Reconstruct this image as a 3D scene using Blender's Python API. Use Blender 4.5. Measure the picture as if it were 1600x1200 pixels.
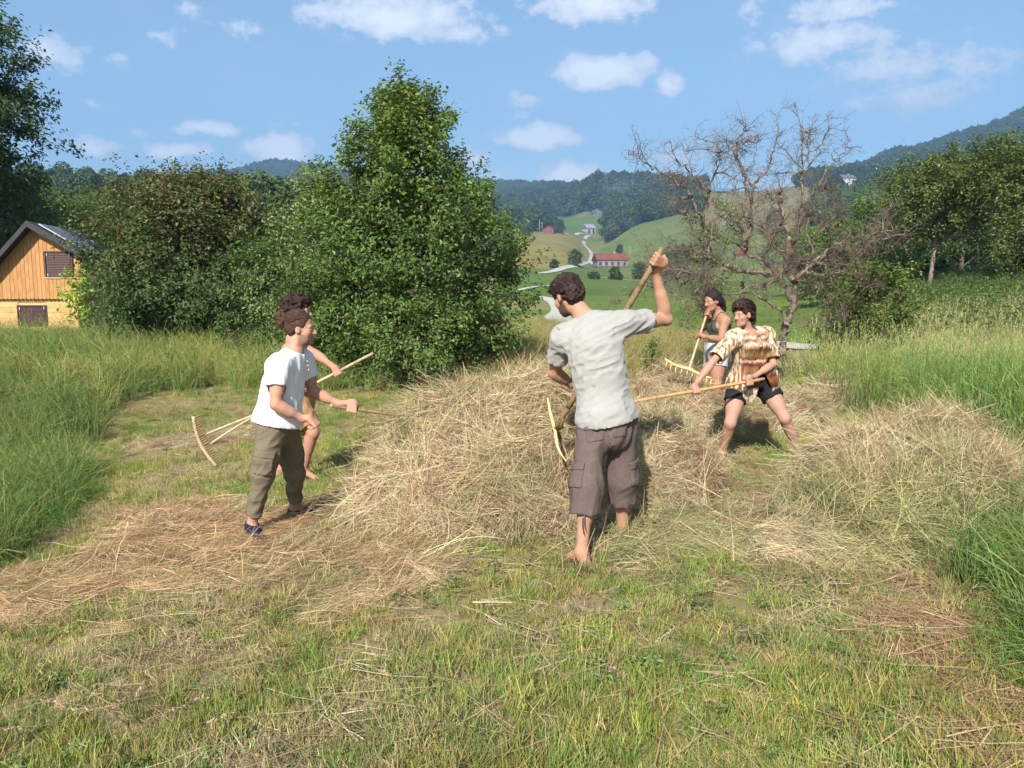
import bpy, math, random, os
import numpy as np
from mathutils import Vector, Matrix

# ------------------------------------------------------------------ camera, sky, sun, exposure
scene = bpy.context.scene
for o in list(bpy.data.objects):
    bpy.data.objects.remove(o)
F = 1220.0                       # focal length in pixels of a 1600 px wide frame
CAMZ = 1.6
PITCH = math.atan((600 - 455) / F)
SUN_AZ = math.radians(17)        # shadows fall away from the camera and to the right
SUN_EL = math.radians(37)

cam_d = bpy.data.cameras.new('camera')
cam_d.sensor_width = 36.0
cam_d.lens = 36.0 * F / 1600.0
cam_d.clip_start = 0.05
cam_d.clip_end = 20000.0
cam = bpy.data.objects.new('camera', cam_d)
scene.collection.objects.link(cam)
cam.location = (0, 0, CAMZ)
cam.rotation_euler = (math.pi / 2 - PITCH, 0, 0)
scene.camera = cam

sun_d = bpy.data.lights.new('sun', 'SUN')
sun_d.energy = 4.6
sun_d.angle = math.radians(0.53)
sun_d.color = (1.0, 0.965, 0.91)
sun = bpy.data.objects.new('sun', sun_d)
scene.collection.objects.link(sun)
ldir = Vector((math.sin(SUN_AZ) * math.cos(SUN_EL), math.cos(SUN_AZ) * math.cos(SUN_EL), -math.sin(SUN_EL)))
sun.rotation_euler = ldir.to_track_quat('-Z', 'Y').to_euler()
sun.location = (-20, -40, 40)

scene.view_settings.view_transform = 'Standard'
scene.view_settings.look = 'None'
scene.view_settings.exposure = 0.95
scene.view_settings.gamma = 1.0
scene.view_settings.use_curve_mapping = False
scene.render.engine = 'CYCLES'
scene.cycles.use_denoising = True
scene.cycles.use_adaptive_sampling = True
scene.cycles.adaptive_threshold = 0.03
scene.cycles.max_bounces = 4
scene.cycles.diffuse_bounces = 2
scene.cycles.glossy_bounces = 2
scene.cycles.transmission_bounces = 4
scene.cycles.transparent_max_bounces = 8
scene.cycles.volume_bounces = 0


def ray(px, py):
    cx = (px - 800) / F
    cy = (600 - py) / F
    y = math.cos(PITCH) + cy * math.sin(PITCH)
    z = cy * math.cos(PITCH) - math.sin(PITCH)
    return cx / y, z / y


def P(px, py, Y):
    u, e = ray(px, py)
    return np.array([u * Y, Y, CAMZ + e * Y])


# world: sky texture with cumulus painted in by direction, all round
world = bpy.data.worlds.new('World')
scene.world = world
world.use_nodes = True
nt = world.node_tree
nt.nodes.clear()


class NB:
    """tiny node-expression builder"""
    def __init__(self, nt):
        self.nt = nt

    def n(self, t, **kw):
        nd = self.nt.nodes.new(t)
        for k, v in kw.items():
            setattr(nd, k, v)
        return nd

    def put(self, sock, v):
        if isinstance(v, bpy.types.NodeSocket):
            self.nt.links.new(v, sock)
        else:
            sock.default_value = v

    def math(self, op, *a, clamp=False):
        nd = self.n('ShaderNodeMath', operation=op, use_clamp=clamp)
        for i, v in enumerate(a):
            self.put(nd.inputs[i], v)
        return nd.outputs[0]

    def vec(self, op, *a):
        nd = self.n('ShaderNodeVectorMath', operation=op)
        for i, v in enumerate(a):
            if v is not None:
                self.put(nd.inputs[i], v)
        return nd.outputs['Value'] if op in ('LENGTH', 'DOT_PRODUCT', 'DISTANCE') else nd.outputs['Vector']

    def noise(self, vec, scale, detail=3, rough=0.55, dist=0.0):
        nd = self.n('ShaderNodeTexNoise')
        if vec is not None:
            self.put(nd.inputs['Vector'], vec)
        nd.inputs['Scale'].default_value = scale
        nd.inputs['Detail'].default_value = detail
        nd.inputs['Roughness'].default_value = rough
        nd.inputs['Distortion'].default_value = dist
        return nd.outputs['Fac']

    def mix(self, fac, a, b, blend='MIX'):
        nd = self.n('ShaderNodeMix', data_type='RGBA', blend_type=blend)
        self.put(nd.inputs[0], fac)
        self.put(nd.inputs[6], a)
        self.put(nd.inputs[7], b)
        return nd.outputs[2]

    def ramp(self, fac, stops, interp='LINEAR'):
        nd = self.n('ShaderNodeValToRGB')
        self.put(nd.inputs[0], fac)
        cr = nd.color_ramp
        cr.interpolation = interp
        while len(cr.elements) > 1:
            cr.elements.remove(cr.elements[-1])
        for i, (p, c) in enumerate(stops):
            e = cr.elements[0] if i == 0 else cr.elements.new(p)
            e.position = p
            e.color = c if len(c) == 4 else (*c, 1)
        return nd.outputs[0]

    def maprange(self, v, a, b, c=0.0, d=1.0, smooth=True):
        nd = self.n('ShaderNodeMapRange', interpolation_type='SMOOTHSTEP' if smooth else 'LINEAR')
        self.put(nd.inputs[0], v)
        for i, x in enumerate((a, b, c, d)):
            nd.inputs[i + 1].default_value = x
        return nd.outputs[0]


def build_world():
    b = NB(nt)
    sky = b.n('ShaderNodeTexSky', sky_type='NISHITA')
    sky.sun_disc = False
    sky.sun_elevation = SUN_EL
    sky.sun_rotation = math.pi + SUN_AZ          # the sun stands behind the camera, to the left
    sky.altitude = 300
    sky.air_density = 1.0
    sky.dust_density = 1.1
    sky.ozone_density = 1.4
    tc = b.n('ShaderNodeTexCoord').outputs['Generated']
    sp = b.n('ShaderNodeSeparateXYZ')
    b.put(sp.inputs[0], tc)
    x, y, z = sp.outputs
    az = b.math('ARCTAN2', x, y)
    hyp = b.math('SQRT', b.math('ADD', b.math('MULTIPLY', x, x), b.math('MULTIPLY', y, y)))
    el = b.math('ARCTAN2', z, hyp)
    cb = b.n('ShaderNodeCombineXYZ')
    b.put(cb.inputs[0], az)
    b.put(cb.inputs[1], el)
    ae = cb.outputs[0]
    # warp so that cloud outlines billow
    nz = b.n('ShaderNodeTexNoise')
    b.put(nz.inputs['Vector'], ae)
    nz.inputs['Scale'].default_value = 26
    nz.inputs['Detail'].default_value = 6
    nz.inputs['Roughness'].default_value = 0.62
    wv = b.vec('MULTIPLY', b.vec('SUBTRACT', nz.outputs['Color'], (0.5, 0.5, 0.5)), (0.045, 0.03, 0))
    wae = b.vec('ADD', ae, wv)
    # (px, py, half width, half height, strength)
    clouds = [(610, 25, 160, 36, 1.0), (720, 52, 90, 22, .6), (545, 30, 80, 22, .6), (925, 8, 120, 30, .9), (940, 112, 84, 28, 1.4),
              (1045, 133, 34, 28, .75), (845, 214, 75, 20, 1.4), (885, 272, 60, 26, 1.2), (440, 234, 52, 28, 1.5),
              (325, 200, 56, 15, 1.3), (270, 234, 54, 12, 1.2), (145, 228, 36, 13, 1.1), (80, 82, 46, 32, .8),
              (375, 45, 60, 16, .5), (255, 52, 45, 16, .5), (292, 14, 30, 18, .5), (180, 95, 35, 15, .5),
              (1285, 65, 130, 34, .8), (1400, 105, 150, 45, .6), (1440, 150, 150, 40, .55), (1310, 10, 90, 26, .75),
              (1500, 105, 120, 30, .5), (815, 160, 40, 20, .65), (735, 245, 40, 22, .7), (1060, 245, 60, 24, .6),
              (1215, 300, 70, 24, .6), (275, 292, 70, 14, .5), (1175, 15, 35, 26, .45), (455, 195, 60, 10, .4), (760, 275, 60, 20, .6),
              (820, 180, 40, 14, .5), (150, 165, 55, 10, .4), (210, 210, 30, 14, .5)]
    acc = None
    for px, py, w, h, s in clouds:
        u, e = ray(px, py)
        a0 = math.atan(u)
        e0 = math.atan(e * math.cos(a0))
        sw, sh = F / (w * 1.25), F / (h * 1.25)
        v = b.vec('MULTIPLY_ADD', wae, (sw, sh, 0), (-a0 * sw, -e0 * sh, 0))
        m = b.math('MULTIPLY_ADD', b.vec('LENGTH', v), -s, s)
        acc = m if acc is None else b.math('MAXIMUM', acc, m)
    # the same kind of sky goes on outside the frame
    wide = b.noise(b.vec('MULTIPLY', b.vec('NORMALIZE', tc), (1, 1, 2.4)), 3.2, 7, 0.6)
    outm = b.maprange(b.math('ABSOLUTE', az), 0.62, 0.85)
    outm2 = b.maprange(el, 0.36, 0.55)
    om = b.math('MAXIMUM', outm, outm2)
    acc = b.math('MAXIMUM', acc, b.math('SUBTRACT', b.math('MULTIPLY', b.math('MULTIPLY', b.math('SUBTRACT', wide, 0.53), 4.0), om), 0.0))
    fine = b.noise(b.vec('MULTIPLY', ae, (1, 1.5, 1)), 34, 9, 0.68)
    dens = b.math('ADD', acc, b.math('MULTIPLY', b.math('SUBTRACT', fine, 0.5), 1.25))
    mask = b.math('MULTIPLY', b.maprange(dens, 0.20, 0.50), b.maprange(acc, -0.04, 0.16))
    veil = b.math('MULTIPLY', b.maprange(b.noise(b.vec('MULTIPLY', ae, (3, 8, 1)), 1.3, 5, .6), 0.45, 0.8), 0.22)
    mask = b.math('MAXIMUM', b.math('MULTIPLY', mask, 0.95), veil)
    ccol = b.ramp(b.maprange(dens, 0.2, 0.95), [(0, (4.2, 4.55, 5.2)), (0.5, (5.6, 5.7, 6.0)), (1, (7.6, 7.5, 7.4))])
    skyc = b.mix(1.0, sky.outputs[0], (0.80, 0.905, 0.865, 1), 'MULTIPLY')
    col = b.mix(mask, skyc, ccol)
    bg = b.n('ShaderNodeBackground')
    b.put(bg.inputs[0], col)
    bg.inputs[1].default_value = 0.10
    out = b.n('ShaderNodeOutputWorld')
    nt.links.new(bg.outputs[0], out.inputs[0])


build_world()
world.cycles.sampling_method = 'MANUAL'
world.cycles.sample_map_resolution = 256
rng = np.random.default_rng(11)
random.seed(5)

# ------------------------------------------------------------------ helpers
COL = scene.collection


def new_mesh(name, verts, faces, cols=None, smooth=True):
    """verts (n,3); faces: list of arrays (m,k); cols (n,3) -> point colour attribute Col"""
    verts = np.asarray(verts, np.float32)
    me = bpy.data.meshes.new(name)
    if not isinstance(faces, (list, tuple)) or (len(faces) and not hasattr(faces[0], 'ndim')):
        faces = [np.asarray(faces, np.int32)]
    faces = [np.asarray(f, np.int32) for f in faces if len(f)]
    me.vertices.add(len(verts))
    me.vertices.foreach_set('co', verts.ravel())
    nl = sum(f.size for f in faces)
    npoly = sum(len(f) for f in faces)
    me.loops.add(nl)
    me.polygons.add(npoly)
    me.loops.foreach_set('vertex_index', np.concatenate([f.ravel() for f in faces]))
    tot = np.concatenate([np.full(len(f), f.shape[1], np.int32) for f in faces])
    start = np.concatenate([[0], np.cumsum(tot)[:-1]]).astype(np.int32)
    me.polygons.foreach_set('loop_start', start)
    me.polygons.foreach_set('loop_total', tot)
    me.polygons.foreach_set('use_smooth', np.full(npoly, smooth))
    if cols is not None:
        c = np.ones((len(verts), 4), np.float32)
        c[:, :3] = cols
        at = me.color_attributes.new('Col', 'FLOAT_COLOR', 'POINT')
        at.data.foreach_set('color', c.ravel())
    me.update(calc_edges=True)
    return me


def add_obj(name, me, mats, parent=None, loc=None):
    o = bpy.data.objects.new(name, me)
    COL.objects.link(o)
    if me is not None:
        for m in (mats if isinstance(mats, (list, tuple)) else [mats]):
            if len(me.materials) < (len(mats) if isinstance(mats, (list, tuple)) else 1):
                me.materials.append(m)
    if parent is not None:
        o.parent = parent
    if loc is not None:
        o.location = loc
    return o


def empty(name, loc, label, cat, group=None):
    o = bpy.data.objects.new(name, None)
    o.empty_display_size = 0.2
    COL.objects.link(o)
    o.location = [float(v) for v in loc]
    return tag(o, label, cat, group)


def tag(o, label=None, cat=None, group=None, kind=None):
    if label:
        o['label'] = label
    if cat:
        o['category'] = cat
    if group:
        o['group'] = group
    if kind:
        o['kind'] = kind
    return o


def srgb(r, g, b_):
    f = lambda c: (c / 255 / 12.92) if c / 255 <= 0.04045 else ((c / 255 + 0.055) / 1.055) ** 2.4
    return (f(r), f(g), f(b_))


def mat(name, base=(.5, .5, .5), rough=0.8, spec=0.25, attr=False, inst=None, var=None, bump=None, transl=0.0, sss=0.0, tcoord='Object', metallic=0.0, sheen=0.0):
    """var = list of (scale, lo, hi, colour, detail) layers mixed over the base by noise; bump = (scale, strength, distance)"""
    m = bpy.data.materials.new(name)
    m.use_nodes = True
    t = m.node_tree
    t.nodes.clear()
    b = NB(t)
    out = b.n('ShaderNodeOutputMaterial')
    p = b.n('ShaderNodeBsdfPrincipled')
    tc = b.n('ShaderNodeTexCoord').outputs[tcoord]
    if attr:
        a = b.n('ShaderNodeAttribute', attribute_name='Col')
        c = a.outputs['Color']
        if attr == 'mul':
            c = b.mix(1.0, c, (*base, 1), 'MULTIPLY')
    elif inst:
        a = b.n('ShaderNodeAttribute', attribute_name=inst, attribute_type='INSTANCER')
        a2 = b.n('ShaderNodeAttribute', attribute_name='Col')
        c = b.mix(1.0, a.outputs['Color'], a2.outputs['Color'], 'MULTIPLY')
    else:
        c = (*base, 1)
    for L in (var or []):
        sc, lo, hi, colr = L[:4]
        f = b.maprange(b.noise(tc if len(L) < 6 else b.vec('MULTIPLY', tc, L[5]), sc, L[4] if len(L) > 4 else 4), lo, hi)
        c = b.mix(f, c, (*colr, 1))
    b.put(p.inputs['Base Color'], c)
    p.inputs['Roughness'].default_value = rough
    p.inputs['Specular IOR Level'].default_value = spec
    p.inputs['Metallic'].default_value = metallic
    if sss:
        p.inputs['Subsurface Weight'].default_value = sss
        p.inputs['Subsurface Radius'].default_value = (0.012, 0.004, 0.002)
        p.inputs['Subsurface Scale'].default_value = 1.0
    if sheen:
        p.inputs['Sheen Weight'].default_value = sheen
    if bump:
        bn = b.n('ShaderNodeBump')
        bn.inputs['Strength'].default_value = bump[1]
        bn.inputs['Distance'].default_value = bump[2]
        v = tc if len(bump) < 4 else b.vec('MULTIPLY', tc, bump[3])
        b.put(bn.inputs['Height'], b.noise(v, bump[0], 4))
        b.put(p.inputs['Normal'], bn.outputs[0])
    sh = p.outputs[0]
    if transl:
        tr = b.n('ShaderNodeBsdfTranslucent')
        b.put(tr.inputs[0], b.mix(1.0, c, (1.0, 1.0, 0.6, 1), 'MULTIPLY') if not isinstance(c, tuple) else c)
        mx = b.n('ShaderNodeMixShader')
        mx.inputs[0].default_value = transl
        t.links.new(sh, mx.inputs[1])
        t.links.new(tr.outputs[0], mx.inputs[2])
        sh = mx.outputs[0]
    t.links.new(sh, out.inputs[0])
    return m


# value noise
_perm = np.random.default_rng(3).random(4096).astype(np.float32)


def _h(ix, iy, iz):
    return _perm[((ix * 73856093) ^ (iy * 19349663) ^ (iz * 83492791)) & 4095]


def vnoise(p):
    p = np.asarray(p, np.float64)
    i = np.floor(p).astype(np.int64)
    f = p - i
    f = f * f * (3 - 2 * f)
    x, y, z = i[..., 0], i[..., 1], i[..., 2]
    fx, fy, fz = f[..., 0], f[..., 1], f[..., 2]
    r = 0
    for dx in (0, 1):
        for dy in (0, 1):
            for dz in (0, 1):
                w = (fx if dx else 1 - fx) * (fy if dy else 1 - fy) * (fz if dz else 1 - fz)
                r = r + w * _h(x + dx, y + dy, z + dz)
    return r


def fbm(p, oct=3):
    p = np.asarray(p, np.float64)
    r, a, s = 0, 0.5, 0
    for k in range(oct):
        r = r + a * vnoise(p * (2 ** k) + 17.3 * k)
        s += a
        a *= 0.5
    return r / s


def sstep(a, b, x):
    t = np.clip((x - a) / (b - a), 0, 1)
    return t * t * (3 - 2 * t)


def unit(v):
    v = np.asarray(v, float)
    return v / (np.linalg.norm(v, axis=-1, keepdims=True) + 1e-12)


def rand_dirs(n, g=rng):
    return unit(g.normal(size=(n, 3)))


# tubes: a list of (points (k,3), radii (k,)) joined into one mesh
def tubes(list_, sides=6, cap=True):
    V, Fq, Ft = [], [], []
    n0 = 0
    ang = np.linspace(0, 2 * np.pi, sides, endpoint=False)
    for pts, rad in list_:
        pts = np.asarray(pts, float)
        rad = np.asarray(rad, float)
        k = len(pts)
        tan = unit(np.gradient(pts, axis=0))
        ref = np.array([0.13, 0.31, 0.94]) if abs(tan[0][2]) < 0.9 else np.array([1., .1, 0])
        a = unit(np.cross(tan, ref))
        b_ = np.cross(tan, a)
        ring = pts[:, None, :] + rad[:, None, None] * (np.cos(ang)[None, :, None] * a[:, None, :] + np.sin(ang)[None, :, None] * b_[:, None, :])
        V.append(ring.reshape(-1, 3))
        idx = n0 + np.arange(k * sides).reshape(k, sides)
        nx = np.roll(idx, -1, axis=1)
        Fq.append(np.stack([idx[:-1], nx[:-1], nx[1:], idx[1:]], -1).reshape(-1, 4))
        n0 += k * sides
        if cap:
            V.append(pts[[0, -1]])
            c0, c1 = n0, n0 + 1
            n0 += 2
            Ft.append(np.stack([np.full(sides, c0), nx[0], idx[0]], -1))
            Ft.append(np.stack([np.full(sides, c1), idx[-1], nx[-1]], -1))
    return np.concatenate(V), [np.concatenate(Fq)] + ([np.concatenate(Ft)] if Ft else [])


def spline(pts, n):
    pts = np.asarray(pts, float)
    if len(pts) == 2:
        t = np.linspace(0, 1, n)[:, None]
        return pts[0] * (1 - t) + pts[1] * t
    k = len(pts)
    ext = np.vstack([2 * pts[0] - pts[1], pts, 2 * pts[-1] - pts[-2]])
    out = []
    for s in np.linspace(0, k - 1, n):
        i = min(int(s), k - 2)
        t = s - i
        p0, p1, p2, p3 = ext[i:i + 4]
        out.append(0.5 * (2 * p1 + (p2 - p0) * t + (2 * p0 - 5 * p1 + 4 * p2 - p3) * t * t + (3 * p1 - p0 - 3 * p2 + p3) * t ** 3))
    return np.array(out)


def box_mesh(name, lo, hi, bevel=0.0):
    lo, hi = np.array(lo, float), np.array(hi, float)
    v = [(x, y, z) for x in (lo[0], hi[0]) for y in (lo[1], hi[1]) for z in (lo[2], hi[2])]
    f = [(0, 1, 3, 2), (4, 6, 7, 5), (0, 4, 5, 1), (2, 3, 7, 6), (0, 2, 6, 4), (1, 5, 7, 3)]
    return new_mesh(name, v, np.array(f), smooth=False)
m_wood_bark = mat('bark_wood', srgb(128, 105, 78), .8, .2, var=[(30, .45, .65, srgb(96, 78, 56), 4), (8, .55, .7, srgb(150, 128, 98))], bump=(60, .5, .004, (1, 1, .25)))
m_wood_pale = mat('peeled_wood', srgb(196, 176, 124), .7, .25, var=[(25, .5, .7, srgb(176, 146, 92))], bump=(50, .3, .003))
m_wood_tan = mat('tan_wood', srgb(188, 140, 90), .65, .3, var=[(18, .45, .7, srgb(165, 116, 70))], bump=(60, .25, .003))
m_wood_grey = mat('grey_wood', srgb(178, 160, 128), .75, .2, var=[(20, .45, .7, srgb(150, 132, 102))], bump=(60, .3, .003))

# ------------------------------------------------------------------ terrain
T_PX = np.array([-400, 0, 200, 360, 440, 600, 800, 870, 930, 1000, 1060, 1180, 1290, 1400, 1500, 1600, 2000], float)
T_R = np.array([14, 20, 28, 40, 60, 90, 140, 200, 300, 420, 600, 800, 1100, 1500, 2200, 3500], float)
T_PY = np.array([
    [590, 552, 520, 465, 405, 370, 350, 345, 330, 335, 335, 335, 335, 335, 335, 340],
    [594, 552, 518, 465, 400, 362, 345, 340, 325, 330, 335, 335, 335, 335, 335, 340],
    [594, 552, 520, 470, 405, 368, 348, 342, 330, 335, 335, 335, 330, 330, 325, 335],
    [594, 552, 524, 482, 422, 385, 362, 350, 340, 338, 335, 330, 325, 312, 277, 300],
    [594, 552, 526, 490, 440, 395, 368, 352, 342, 338, 335, 330, 322, 305, 258, 280],
    [594, 553, 530, 505, 480, 455, 425, 410, 395, 380, 365, 350, 332, 305, 283, 300],
    [594, 553, 532, 508, 492, 478, 450, 428, 405, 380, 364, 352, 338, 315, 292, 310],
    [594, 553, 532, 510, 493, 477, 448, 428, 410, 385, 364, 350, 332, 303, 295, 310],
    [594, 553, 532, 511, 494, 476, 450, 436, 424, 413, 392, 362, 293, 300, 310, 310],
    [594, 553, 532, 512, 493, 474, 452, 440, 430, 405, 352, 336, 291, 300, 310, 310],
    [594, 553, 532, 512, 491, 471, 454, 443, 430, 403, 338, 320, 296, 300, 310, 310],
    [594, 553, 531, 506, 483, 466, 450, 438, 415, 370, 318, 297, 302, 302, 310, 310],
    [594, 552, 528, 495, 470, 455, 440, 425, 395, 350, 310, 290, 284, 290, 300, 300],
    [594, 550, 512, 472, 432, 405, 385, 365, 342, 322, 302, 285, 268, 246, 256, 270],
    [594, 546, 496, 452, 412, 385, 362, 345, 325, 308, 290, 275, 255, 213, 226, 240],
    [594, 543, 484, 440, 400, 372, 350, 332, 312, 297, 282, 264, 240, 176, 186, 200],
    [592, 538, 470, 420, 380, 350, 330, 312, 295, 280, 265, 240, 200, 120, 130, 150]], float)


def e_of_py(py):
    return np.tan(np.arctan((600 - py) / F) - PITCH)


def near_z(x, y):
    """gentle cross slope of the meadow, lower on the left, with small bumps"""
    s = -0.065 * np.log1p(np.exp((-x - 0.5) * 2.2)) / 2.2 * 1.6
    s = np.maximum(s, -0.42)
    b = 0.05 * (fbm(np.stack([x * 0.8, y * 0.8, np.zeros_like(x)], -1), 2) - 0.5)
    return s + b - 0.05


def terrain_z(x, y):
    x = np.asarray(x, float)
    y = np.asarray(y, float)
    yy = np.maximum(y, 1e-3)
    u = np.where(y > 0.2, x / yy, np.sign(x) * 9)
    px = np.clip(u * F * math.cos(PITCH) * 1.004 + 800, T_PX[0], T_PX[-1])
    r = np.clip(yy, T_R[0], T_R[-1])
    lr = np.log(r)
    LR = np.log(T_R)
    j = np.clip(np.searchsorted(LR, lr) - 1, 0, len(LR) - 2)
    tj = (lr - LR[j]) / (LR[j + 1] - LR[j])
    i = np.clip(np.searchsorted(T_PX, px) - 1, 0, len(T_PX) - 2)
    ti = (px - T_PX[i]) / (T_PX[i + 1] - T_PX[i])
    ti = ti * ti * (3 - 2 * ti) * 0.5 + ti * 0.5
    py = (T_PY[i, j] * (1 - ti) * (1 - tj) + T_PY[i + 1, j] * ti * (1 - tj) + T_PY[i, j + 1] * (1 - ti) * tj + T_PY[i + 1, j + 1] * ti * tj)
    zf = CAMZ + e_of_py(py) * r
    w = sstep(9.0, 17.0, y)
    dist = np.hypot(x, y)
    n = (fbm(np.stack([x / 60, y / 60, np.zeros_like(x)], -1), 3) - 0.5) * np.clip((dist - 150) * 0.012, 0, 14)
    return near_z(x, y) * (1 - w) + (zf + n) * w


def Zg(x, y):
    return float(terrain_z(np.array([x]), np.array([y]))[0])


def hit(px, py, y0=1.5, y1=4500):
    """first point of the ground seen at a pixel"""
    u, e = ray(px, py)
    ys = np.geomspace(y0, y1, 1500)
    d = terrain_z(u * ys, ys) - (CAMZ + e * ys)
    k = np.argmax(d >= 0)
    if d[k] < 0:
        k = len(ys) - 1
    Y = ys[k]
    return np.array([u * Y, Y, Zg(u * Y, Y)])


def to_px(x, y, z):
    """project (arrays) to photo pixels"""
    dz = z - CAMZ
    yc = y * math.cos(PITCH) - dz * math.sin(PITCH)
    zc = y * math.sin(PITCH) + dz * math.cos(PITCH)
    yc = np.where(yc > 0.05, yc, 0.05)
    return 800 + F * x / yc, 600 - F * zc / yc


def inpoly(px, py, poly):
    poly = np.asarray(poly, float)
    c = np.zeros(np.shape(px), bool)
    n = len(poly)
    for k in range(n):
        x1, y1 = poly[k]
        x2, y2 = poly[(k + 1) % n]
        if y1 == y2:
            continue
        cond = ((y1 > py) != (y2 > py)) & (px < (x2 - x1) * (py - y1) / (y2 - y1) + x1)
        c ^= cond
    return c


FOREST_ANY = None
MEADOW = [  # fields on the far slopes: outline seen from the meadow, colour
    ([(790, 362), (870, 362), (905, 366), (912, 385), (921, 398), (905, 412), (870, 421), (830, 424), (790, 418)], (0.21, 0.18, 0.055)),
    ([(862, 338), (946, 336), (944, 362), (868, 363)], (0.095, 0.15, 0.035)),
    ([(930, 398), (1000, 352), (1060, 334), (1160, 330), (1160, 440), (985, 436), (930, 414)], (0.115, 0.15, 0.04)),
    ([(1080, 300), (1180, 288), (1275, 292), (1290, 345), (1240, 360), (1100, 352)], (0.19, 0.165, 0.07)),
    ([(780, 418), (870, 421), (930, 414), (985, 436), (1300, 445), (1300, 475), (900, 468), (780, 470)], (0.09, 0.135, 0.03)),
    ([(880, 462), (1300, 470), (1330, 535), (1150, 538), (900, 512)], (0.11, 0.165, 0.03)),
]


def build_terrain():
    az_f = np.radians(np.arange(-48, 48.01, 0.3))
    az_c = np.radians(np.arange(-180, -48, 6.0))
    az_d = np.radians(np.arange(54, 180, 6.0))
    az = np.concatenate([az_c, az_f, az_d])
    R = np.concatenate([np.geomspace(0.4, 16, 80), np.geomspace(16.6, 5200, 125)])
    A, RR = np.meshgrid(az, R, indexing='ij')
    X, Y = np.sin(A) * RR, np.cos(A) * RR
    # keep rows at constant depth inside the view so ridges stay where they are
    Z = terrain_z(X, Y)
    back = Y < 0.2
    Z = np.where(back, near_z(X, Y) * np.exp(-RR / 30), Z)
    side = sstep(math.radians(50), math.radians(85), np.abs(A))
    Z = np.where(~back, Z * (1 - side) + near_z(X, Y) * np.exp(-RR / 30) * side, Z)
    na, nr = A.shape
    V = np.stack([X, Y, Z], -1).reshape(-1, 3)
    idx = np.arange(na * nr).reshape(na, nr)
    i0 = idx
    i1 = np.roll(idx, -1, axis=0)
    Q = np.stack([i0[:, :-1], i0[:, 1:], i1[:, 1:], i1[:, :-1]], -1).reshape(-1, 4)[:, ::-1]
    V = np.vstack([V, [[0, 0, Zg(0, 0.01)]]])
    c = len(V) - 1
    T = np.stack([np.full(na, c), i1[:, 0], i0[:, 0]], -1)
    x, y, z = V.T
    px, py = to_px(x, y, z)
    n1 = fbm(np.stack([x * .7, y * .7, x * 0], -1), 3)
    n2 = fbm(np.stack([x / 14, y / 14, x * 0 + 5], -1), 3)
    col = np.zeros((len(V), 3))
    col[:] = (0.20, 0.165, 0.075)                         # mown sward
    far = sstep(14, 30, y)[:, None]
    tan = np.array([0.19, 0.175, 0.06])
    grn = np.array([0.10, 0.15, 0.04])
    k = sstep(0.4, 0.6, n2)[:, None]
    col = col * (1 - far) + (tan * (1 - k) + grn * k) * far
    for poly, cc in MEADOW:
        m = inpoly(px, py, poly) & (y > 20)
        col[m] = np.array(cc) * (0.8 + 0.4 * n2[m])[:, None]
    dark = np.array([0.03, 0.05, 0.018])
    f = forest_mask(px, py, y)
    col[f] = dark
    dry = sstep(0.45, 0.65, n1)[:, None] * (1 - far)
    col = col * (1 - dry) + np.array([0.24, 0.19, 0.105]) * dry
    me = new_mesh('ground', V, [Q, T], cols=col)
    m = mat('ground_mat', attr=True, rough=0.95, spec=0.1, tcoord='Object',
            var=[(9.0, 0.56, 0.75, (0.23, 0.17, 0.10)), (2.2, 0.6, 0.8, (0.09, 0.11, 0.03))][:0], bump=(25.0, 0.6, 0.03))
    # mottled colour on top of the vertex colour
    t = m.node_tree
    b = NB(t)
    p = [n for n in t.nodes if n.type == 'BSDF_PRINCIPLED'][0]
    src = p.inputs['Base Color'].links[0].from_socket
    tc = b.n('ShaderNodeTexCoord').outputs['Object']
    v = b.ramp(b.noise(tc, 6.0, 6, .7), [(0.3, (.55, .55, .55)), (0.7, (1.35, 1.3, 1.25))])
    v2 = b.ramp(b.noise(tc, 0.12, 6, .65), [(0.3, (.75, .8, .75)), (0.7, (1.25, 1.2, 1.2))])
    t.links.new(b.mix(1.0, b.mix(1.0, src, v, 'MULTIPLY'), v2, 'MULTIPLY'), p.inputs['Base Color'])
    o = add_obj('ground', me, m)
    tag(o, 'mown hillside meadow falling away to a valley with fields and wooded hills', 'ground', kind='structure')
    return o


def forest_mask(px, py, y):
    m = (y > 640) & (px < 1800)
    m |= (y > 560) & (px > 950) & (px < 1075) & (py < 345 + (1000 - px) * 0.62)
    m |= (px > 1285) & (y > 42)
    m |= (px < 520) & (y > 62)
    m |= (px >= 520) & (px < 780) & (y > 180)
    m |= (px < 235) & (y > 56) & (px > -600)
    for poly, cc in MEADOW[:5]:
        m &= ~(inpoly(px, py, poly) & (y > 150))
    m &= ~(inpoly(px, py, [(858, 334), (950, 332), (948, 392), (862, 392)]) & (y < 950))
    m &= ~((px > 1304) & (px < 1350) & (py > 276) & (py < 330) & (y > 280) & (y < 760))
    return m & (y > 30)


ground = build_terrain()


def road_ribbon(name, pxs, width, material, label, lift=0.05, n=160):
    pts = np.array([hit(a, b_, 12) for a, b_ in pxs])
    c = spline(pts, n)
    tan = unit(np.gradient(c[:, :2], axis=0))
    nor = np.stack([-tan[:, 1], tan[:, 0]], -1)
    V = []
    for s in (-1, -0.35, 0.35, 1):
        q = c[:, :2] + nor * s * width / 2
        z = terrain_z(q[:, 0], q[:, 1]) + lift + (0.02 if abs(s) < .5 else 0)
        V.append(np.column_stack([q, z]))
    V = np.stack(V, 1)
    idx = np.arange(n * 4).reshape(n, 4)
    Q = np.stack([idx[:-1, :-1], idx[:-1, 1:], idx[1:, 1:], idx[1:, :-1]], -1).reshape(-1, 4)
    o = add_obj(name, new_mesh(name, V.reshape(-1, 3), Q), material)
    tag(o, label, 'road', kind='structure')
    return o


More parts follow.
